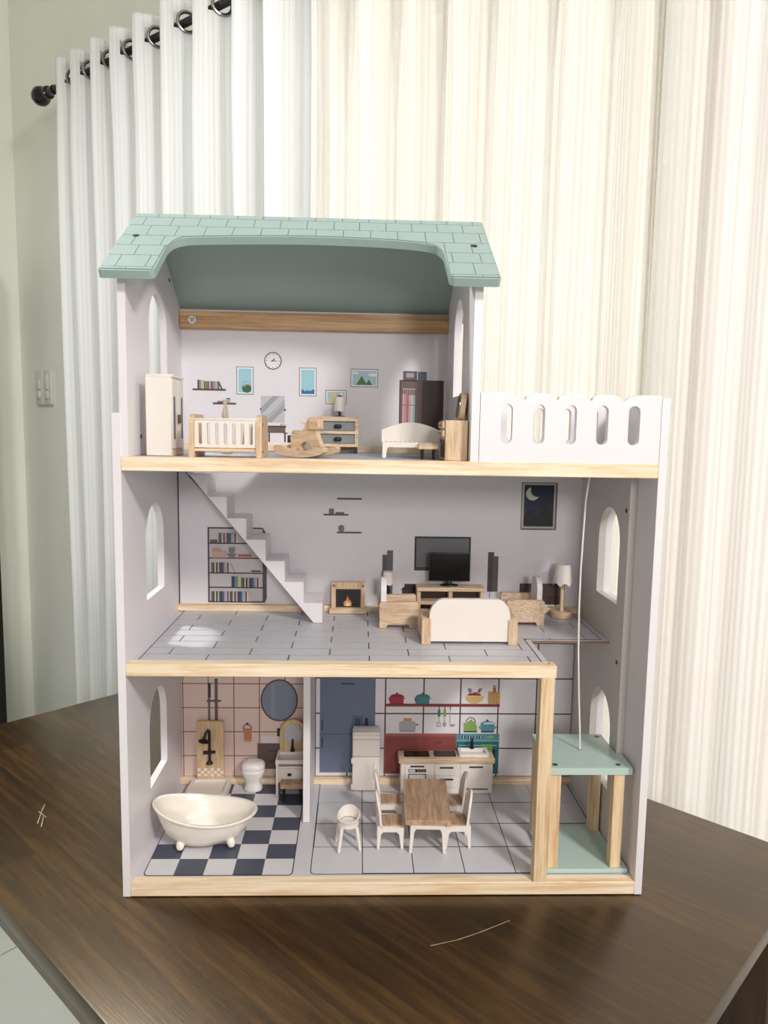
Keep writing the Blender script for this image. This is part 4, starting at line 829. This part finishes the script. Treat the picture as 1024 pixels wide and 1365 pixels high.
for z in (.004, .043):
    b = MB(); b.box(-.0215, -.0185, -.0140, -.0095, z, z+.007, bev=.0006, seg=1); b.build('hinge', CREAM, o)
# --- kitchen counter
o = thing('kitchen_counter', 'toy kitchen counter with wooden worktop, cooktop and white sink', 'kitchen counter', (.3945, .2278, Z1))
b = MB(); b.box(-.0660, .0665, -.0165, .0105, 0, .0455, bev=.0008, seg=1); b.build('body', CREAM, o)
b = MB(); b.box(-.0695, .0690, -.0185, .0105, .0455, .0535, bev=.0016); b.build('worktop', BEECHX, o)
b = MB(); b.box(-.0610, -.0245, -.0125, .0065, .0535, .0541, bev=.0002, seg=1); ck = b.build('cooktop', GLOSSBLK, o)
for x in (-.0520, -.0335):
    b = MB(); b.lathe([(.0001, 0), (.0055, 0), (.0055, .0001), (.0001, .0001)], (x, -.003), 20, xf=Matrix.Translation((0, 0, .0541))); b.build('burner', C(54, 36, 34), ck)
b = MB(); b.plate(rrect(-.0175, .0140, -.0115, .0065, .002, 3), [], 'z', .0535, .0543); gd = b.build('griddle', C(48, 42, 42), o)
for k_ in range(5):
    b = MB(); y = -.0090+k_*.0033; b.box(-.0150, .0115, y, y+.0012, .0543, .0547); b.build('griddle_bar', C(86, 74, 72), gd)
SX = .0395
b = MB(); b.plate(rrect(SX-.0215, SX+.0215, -.0135, .0090, .002, 3), [rrect(SX-.0180, SX+.0180, -.0100, .0060, .002, 3)], 'z', .0500, .0582); b.box(SX-.0185, SX+.0185, -.0105, .0065, .0525, .0538); sk = b.build('sink', PORC, o)
b = MB(); b.tube([(SX-.0005, .0078, .0570), (SX-.0005, .0078, .0700), (SX-.0005, .0056, .0730), (SX-.0005, .0026, .0715)], [.0026, .0016, .0014, .0012], 10); b.lathe([(.0001, .0580), (.0036, .0580), (.0036, .0602), (.0022, .0610)], (SX-.0005, .0078), 16); b.build('faucet', BLACK, sk)
def front(name, x0, x1, z0, z1):
    k = MB(); k.box(x0, x1, -.0178, -.0165, z0, z1, bev=.0004, seg=1); return k.build(name, CREAM, o)
def pull(par, x, z, w=.0100):
    k = MB(); k.box(x-w, x+w, -.0195, -.0178, z-.0011, z+.0011, bev=.0009); k.build('handle', BLACK, par)
d_ = front('oven_door', -.0600, -.0190, .0030, .0450); pull(d_, -.0425, .0420)
b = MB(); b.box(-.0550, -.0298, -.0181, -.0178, .0330, .0375, 0); b.box(-.0540, -.0455, -.0183, -.0181, .0340, .0365, 1); [b.box(x, x+.0022, -.0183, -.0181, .0344, .0362, 2) for x in (-.0420, -.0380, -.0340)]
b.build('control_panel', [C(30, 28, 30), C(226, 220, 216), C(150, 146, 148)], d_)
b = MB(); b.plate([(-.0550, .008), (-.0298, .008), (-.0298, .0305), (-.0550, .0305)], [[(-.0538, .009), (-.0310, .009), (-.0310, .0294), (-.0538, .0294)]], 'y', -.0181, -.0178); b.build('oven_window', C(30, 28, 30), d_)
d_ = front('drawer', -.0175, .0175, .0275, .0450); pull(d_, -.0005, .0400); d_ = front('drawer', -.0175, .0175, .0095, .0265); pull(d_, -.0005, .0225)
d_ = front('cabinet_door', .0195, .0650, .0095, .0450); pull(d_, .0420, .0410)
b = MB(); b.box(.0250, .0600, -.0169, -.0164, .0060, .0078); b.build('toe_slot', C(74, 54, 48), o)
# --- dining set
o = thing('toy_dining_table', 'toy dining table with brown wooden top and white legs in the kitchen', 'table', (.3560, .1125, Z1), math.radians(-2.4))
b = MB(); b.plate(rrect(-.0290, .0290, -.0545, .0545, .004, 4), [], 'z', .0375, .0442); b.build('table_top', OAK, o)
lf = [(-.0225, 0), (-.0193, 0), (-.0168, .0270), (-.0145, .0315), (.0150, .0315), (.0173, .0270), (.0193, 0), (.0225, 0), (.0212, .0375), (-.0212, .0375)]
for y in (-.0530, .0470):
    b = MB(); b.plate(lf, [], 'y', y, y+.006); b.build('leg_frame', CREAM, o)
def chair_parts(o):
    side = [(-.0170, 0), (-.0140, 0), (-.0120, .0195), (-.0095, .0225), (.0075, .0225), (.0105, .0195), (.0130, 0), (.0158, 0), (.0165, .0285), (-.0165, .0300)]
    for y in (-.0165, .0140):
        k = MB(); k.plate(side, [], 'y', y, y+.0025); k.build('leg_frame', CREAM, o)
    k = MB(); k.box(-.0165, .0165, -.0142, .0142, .0235, .0290, bev=.0006, seg=1); k.build('seat', CREAM, o)
    k = MB(); k.plate(rrect(-.0140, .0145, -.0130, .0130, .002, 3), [], 'z', .0290, .0302); k.build('seat_pad', OAK, o)
    rings = []
    n = 14
    for z, w, x in ((.0280, .0165, -.0150), (.0400, .0165, -.0165), (.0520, .0155, -.0175), (.0600, .0125, -.0180), (.0660, .0080, -.0183), (.0685, .0030, -.0184)):
        rings.append([(x-.0012+.0024*((i//7) % 2 == 0), 0, 0) for i in range(n)])
        r_ = []
        for i in range(7): y = -w+2*w*i/6; r_.append((x+.0012+.0035*(y/.0165)**2, y, z))
        for i in range(7): y = w-2*w*i/6; r_.append((x-.0014+.0035*(y/.0165)**2, y, z))
        rings[-1] = r_
    k = MB(); k.loft(rings); k.build('backrest', CREAM, o)
c0 = thing('toy_chair', 'cream toy chair nearest the high stool at the dining table', 'chair', (.3085, .0855, Z1), 0, 'kitchen dining chairs'); chair_parts(c0)
for lab, loc, rz in (('cream toy chair at the dining table directly before the toy fridge', (.3085, .1400, Z1), 0), ('cream toy chair in front at the dining table, nearest the wooden corner post', (.3920, .0865, Z1), PI), ('cream toy chair at the dining table just before the sink unit', (.3930, .1360, Z1), PI)):
    c_ = copy_tree(c0); c_.location = Vector(loc) + Vector((0, 0, T)) + LIFT; c_.rotation_euler = (0, 0, rz); c_['label'] = lab
# --- high stool
o = thing('toy_high_stool', 'cream toy high chair on four splayed legs standing alone on kitchen tiles', 'stool', (.2555, .0765, Z1), math.radians(8))
b = MB(); b.lathe([(.0001, .0290), (.0130, .0290), (.0136, .0305), (.0134, .0330), (.0001, .0335)], n=28); b.build('seat', CREAM, o)
rings = []; N = 36
for r, z in ((.0122, .0332), (.0134, .0372), (.0144, .0412), (.0132, .0420), (.0120, .0374), (.0108, .0340)):
    rings.append([((r)*math.cos(2*PI*i/N), (r)*math.sin(2*PI*i/N), z + (.0060*max(0, math.sin(2*PI*i/N+.3)) - .0035*max(0, -math.sin(2*PI*i/N+.3)))*max(0, z-.0345)/.007) for i in range(N)])
b = MB(); b.loft(rings, caps=False); b.build('rim_back', CREAM, o)
legs4(o, (-.0092, .0092), (-.0092, .0092), .0026, 0, .0300, CREAM, False, .0042)

# --- bathroom: bathtub
o = thing('toy_bathtub', 'cream ceramic toy clawfoot bathtub with curved rim at the front of the bathroom', 'bathtub', (.0755, .0915, Z1), math.radians(6))
N = 48; rings = []
def tub(a, b_, z, slope=0.0, cx=0): return [(cx+a*math.cos(2*PI*i/N), b_*math.sin(2*PI*i/N), z + slope*(math.cos(2*PI*i/N))*(-1) + abs(slope)*.9*(math.cos(2*PI*i/N)**2) - abs(slope)*.2) for i in range(N)]
for a, b_, z, s in ((.028, .017, .0040, 0), (.039, .025, .0062, 0), (.049, .031, .0145, .001), (.0565, .0355, .027, .004), (.0610, .0380, .0365, .0068), (.0622, .0385, .0380, .0072), (.0640, .0400, .0384, .0076), (.0648, .0408, .0402, .0078), (.0640, .0400, .0420, .0078), (.0618, .0378, .0422, .0078), (.0598, .0358, .0408, .0074), (.0555, .0328, .029, .004), (.0470, .0280, .016, .001), (.036, .021, .0095, 0), (.015, .009, .0080, 0)):
    rings.append(tub(a, b_, z, s))
b = MB(); b.loft(rings); b.build('basin', CERAMIC, o, smooth=60)
for x in (-.0275, .0310):
    for y in (-.0175, .0175):
        b = MB(); b.tube([(x, y, .013), (x*1.03, y*1.08, .0085), (x*1.06, y*1.16, .0050), (x*1.07, y*1.19, .0016)], [.0044, .0054, .0052, .0036], 14); b.build('foot', CERAMIC, o, smooth=60)
# --- toilet
o = thing('toy_toilet', 'white porcelain toy toilet with closed lid against the pink tiles', 'toilet', (.1165, .2265, Z1))
def sup(a, b_, z, n=36, cy=0): return [(a*math.copysign(abs(math.cos(2*PI*i/n))**.8, math.cos(2*PI*i/n)), cy+b_*math.copysign(abs(math.sin(2*PI*i/n))**.8, math.sin(2*PI*i/n)), z) for i in range(n)]
b = MB(); b.loft([sup(.0125, .0115, 0), sup(.0133, .0122, .001), sup(.0130, .0120, .004), sup(.0112, .0105, .0085), sup(.0108, .0102, .013), sup(.0130, .0120, .0180), sup(.0155, .0133, .0225), sup(.0160, .0136, .0255)]); b.build('bowl', PORC, o, smooth=60)
b = MB(); b.loft([sup(.0162, .0137, .0258), sup(.0168, .0140, .0275), sup(.0166, .0139, .0305), sup(.0158, .0134, .0310)]); b.build('seat', PORC, o, smooth=60)
b = MB(); b.loft([sup(.0160, .0134, .0312), sup(.0170, .0140, .0335), sup(.0168, .0139, .0375), sup(.0140, .0120, .0412), sup(.0070, .0070, .0425)]); b.build('lid', PORC, o, smooth=60)
# --- shower
o = thing('toy_shower', 'toy shower with upright wooden panel, black fittings and cream tray', 'shower', (.0550, .2180, Z1))
b = MB(); b.plate(rrect(-.0285, .0285, -.0290, .0210, .006, 5), [rrect(-.0230, .0230, -.0235, .0160, .004, 5)], 'z', .0, .0105); b.box(-.0240, .0240, -.0245, .0180, .0005, .0065); b.build('tray', CREAM, o)
b = MB(); b.plate(rrect(-.0207, .0178, .0105, .0975, .003, 4), [], 'y', .0165, .0208); pn = b.build('wall_panel', PLY, o)
for i in range(8):
    for j in range(3):
        if (i+j) % 2 == 0: b = MB(); x = -.0199+i*.00465; z = .0148+j*.0041; b.box(x, x+.0044, .0162, .0165, z, z+.0039); b.build('chequer_tile', C(232, 226, 222), pn)
b = MB(); xq = -.0022
b.tube([(xq, .0140, .0380), (xq, .0140, .0840), (xq-.0008, .0125, .0865), (xq-.0045, .0095, .0820), (xq-.0065, .0080, .0750)], .0019, 10)
b.lathe([(.0001, 0), (.0072, 0), (.0078, .0012), (.0060, .0028), (.0018, .0050)], n=20, xf=Matrix.Translation((xq-.0072, .0080, .0700)) @ Matrix.Rotation(.18, 4, 'Y'), sy=.8)
b.build('shower_head', BLACK, o)
b = MB(); b.tube([(xq-.0085, .0140, .0515), (xq+.0085, .0140, .0525)], [.0026, .0020], 10); b.tube([(xq, .0165, .052), (xq, .0125, .052)], .0032, 12); b.lathe([(.0001, .0350), (.0048, .0352), (.0044, .0372), (.0020, .0400)], (xq, .0135), 16); b.build('mixer', BLACK, o)
# --- bathroom vanity, stool
o = thing('toy_vanity', 'white toy washbasin cabinet with round mirror beside the partition', 'vanity', (.1712, .2230, Z1))
b = MB(); b.box(-.0200, -.0165, -.0190, .0150, 0, .0480, bev=.0005, seg=1); b.box(.0180, .0215, -.0190, .0150, 0, .0480, bev=.0005, seg=1); b.box(-.0166, .0181, -.0170, .0150, .0195, .0430); b.build('cabinet', CREAM, o)
b = MB(); b.box(-.0150, .0165, -.0182, -.0170, .0215, .0405, bev=.0004, seg=1); d_ = b.build('drawer', CREAM, o); b = MB(); b.box(-.0035, .0020, -.0200, -.0182, .0300, .0340, bev=.0006); b.build('knob', BLACK, d_)
b = MB(); b.plate([(-.0205, -.0195), (.0218, -.0195), (.0218, .0150), (-.0205, .0150)], [rrect(-.0178, .0190, -.0170, .0085, .002, 3)], 'z', .0478, .0535); b.box(-.0180, .0192, -.0172, .0088, .0478, .0490); b.build('washbasin', CREAM, o)
b = MB(); b.plate([(-.0178, .0535), (.0200, .0535), (.0200, .0805)] + [(.0011+.0189*math.cos(a), .0805+.0195*math.sin(a)) for a in [PI*k/14 for k in range(1, 14)]] + [(-.0178, .0805)], [], 'y', .0130, .0170); mb_ = b.build('mirror_board', PLY, o)
b = MB(); b.plate(ell(.0015, .0780, .0128, .0155, 28), [], 'y', .0124, .0130); b.build('mirror', mat('pale_mirror_foil', (196, 196, 202), .3, .02, metal=.5), mb_)
b = MB(); b.lathe([(.0001, .0535), (.0034, .0535), (.0034, .0560), (.0020, .0585), (.0016, .0680), (.0010, .0715), (.0001, .0716)], (.0008, .0108), 14); b.tube([(.0008, .0108, .0610), (.0008, .0040, .0585)], .0012); b.build('faucet', BLACK, o)
o = thing('toy_stool', 'little wooden stool with black legs tucked under the washbasin', 'stool', (.1752, .1945, Z1))
b = MB(); b.box(-.0160, .0160, -.0085, .0070, .0195, .0265, bev=.0006, seg=1); b.build('seat', OAK, o)
legs4(o, (-.0115, .0125), (-.0060, .0050), .0018, 0, .0198, BLACK)

# --- lift car
o = thing('lift_car', 'sage green toy lift car with wooden posts hanging on a white cord', 'lift', (.5395, .0660, Z1))
X0, X1, Y0, Y1 = -.0480, .0488, -.0485, .0485
def deck(z0, z1, name):
    k = MB(); k.plate([(X0, Y0), (X1, Y0), (X1, -.0100), (X1-.0065, -.0085), (X1-.0065, Y1), (X0, Y1)], [], 'z', z0, z1); return k.build(name, MINT, o)
MINT = mat('mint_lacquer', (184, 206, 197), .3, .012, 150)
deck(.0, .0055, 'lift_floor'); tp = deck(.1225, .1310, 'lift_roof')
for x in (X0+.0010, X1-.0205):
    for y in (Y0+.0020, Y1-.0140):
        b = MB(); b.box(x, x+.0125, y, y+.0125, .0055, .1225, bev=.0005, seg=1); b.build('post', PINEZ, o)
for x, y in ((X0+.007, Y0+.0085), (X1-.0145, Y0+.0085), (X1-.0145, Y1-.008), (X0+.007, Y1-.008)):
    b = MB(); b.lathe([(.0001, .1310), (.0032, .1310), (.0032, .1314), (.0016, .1314), (.0014, .1312), (.0001, .1312)], (x, y), 14); b.build('screw', STEEL, tp)
b = MB(); b.lathe([(.0001, .1310), (.0020, .1310), (.0020, .1313), (.0001, .1313)], (.0008, .0010), 12); b.build('cord_hole', SCREW, tp)
b = MB(); b.tube([(.0008, .001, .1300), (-.0005, .001, .155), (-.0040, .000, .20), (-.0075, -.001, .255), (-.0095, -.002, .31), (-.0100, -.003, .36), (-.0090, -.004, .41), (-.0085, -.005, .44), (-.0060, -.005, .462), (-.0045, -.005, Z3B-Z1-.0006)], .0011, 10); b.build('cord', mat('white_cord', (232, 228, 222), .7, .04, 900), o)
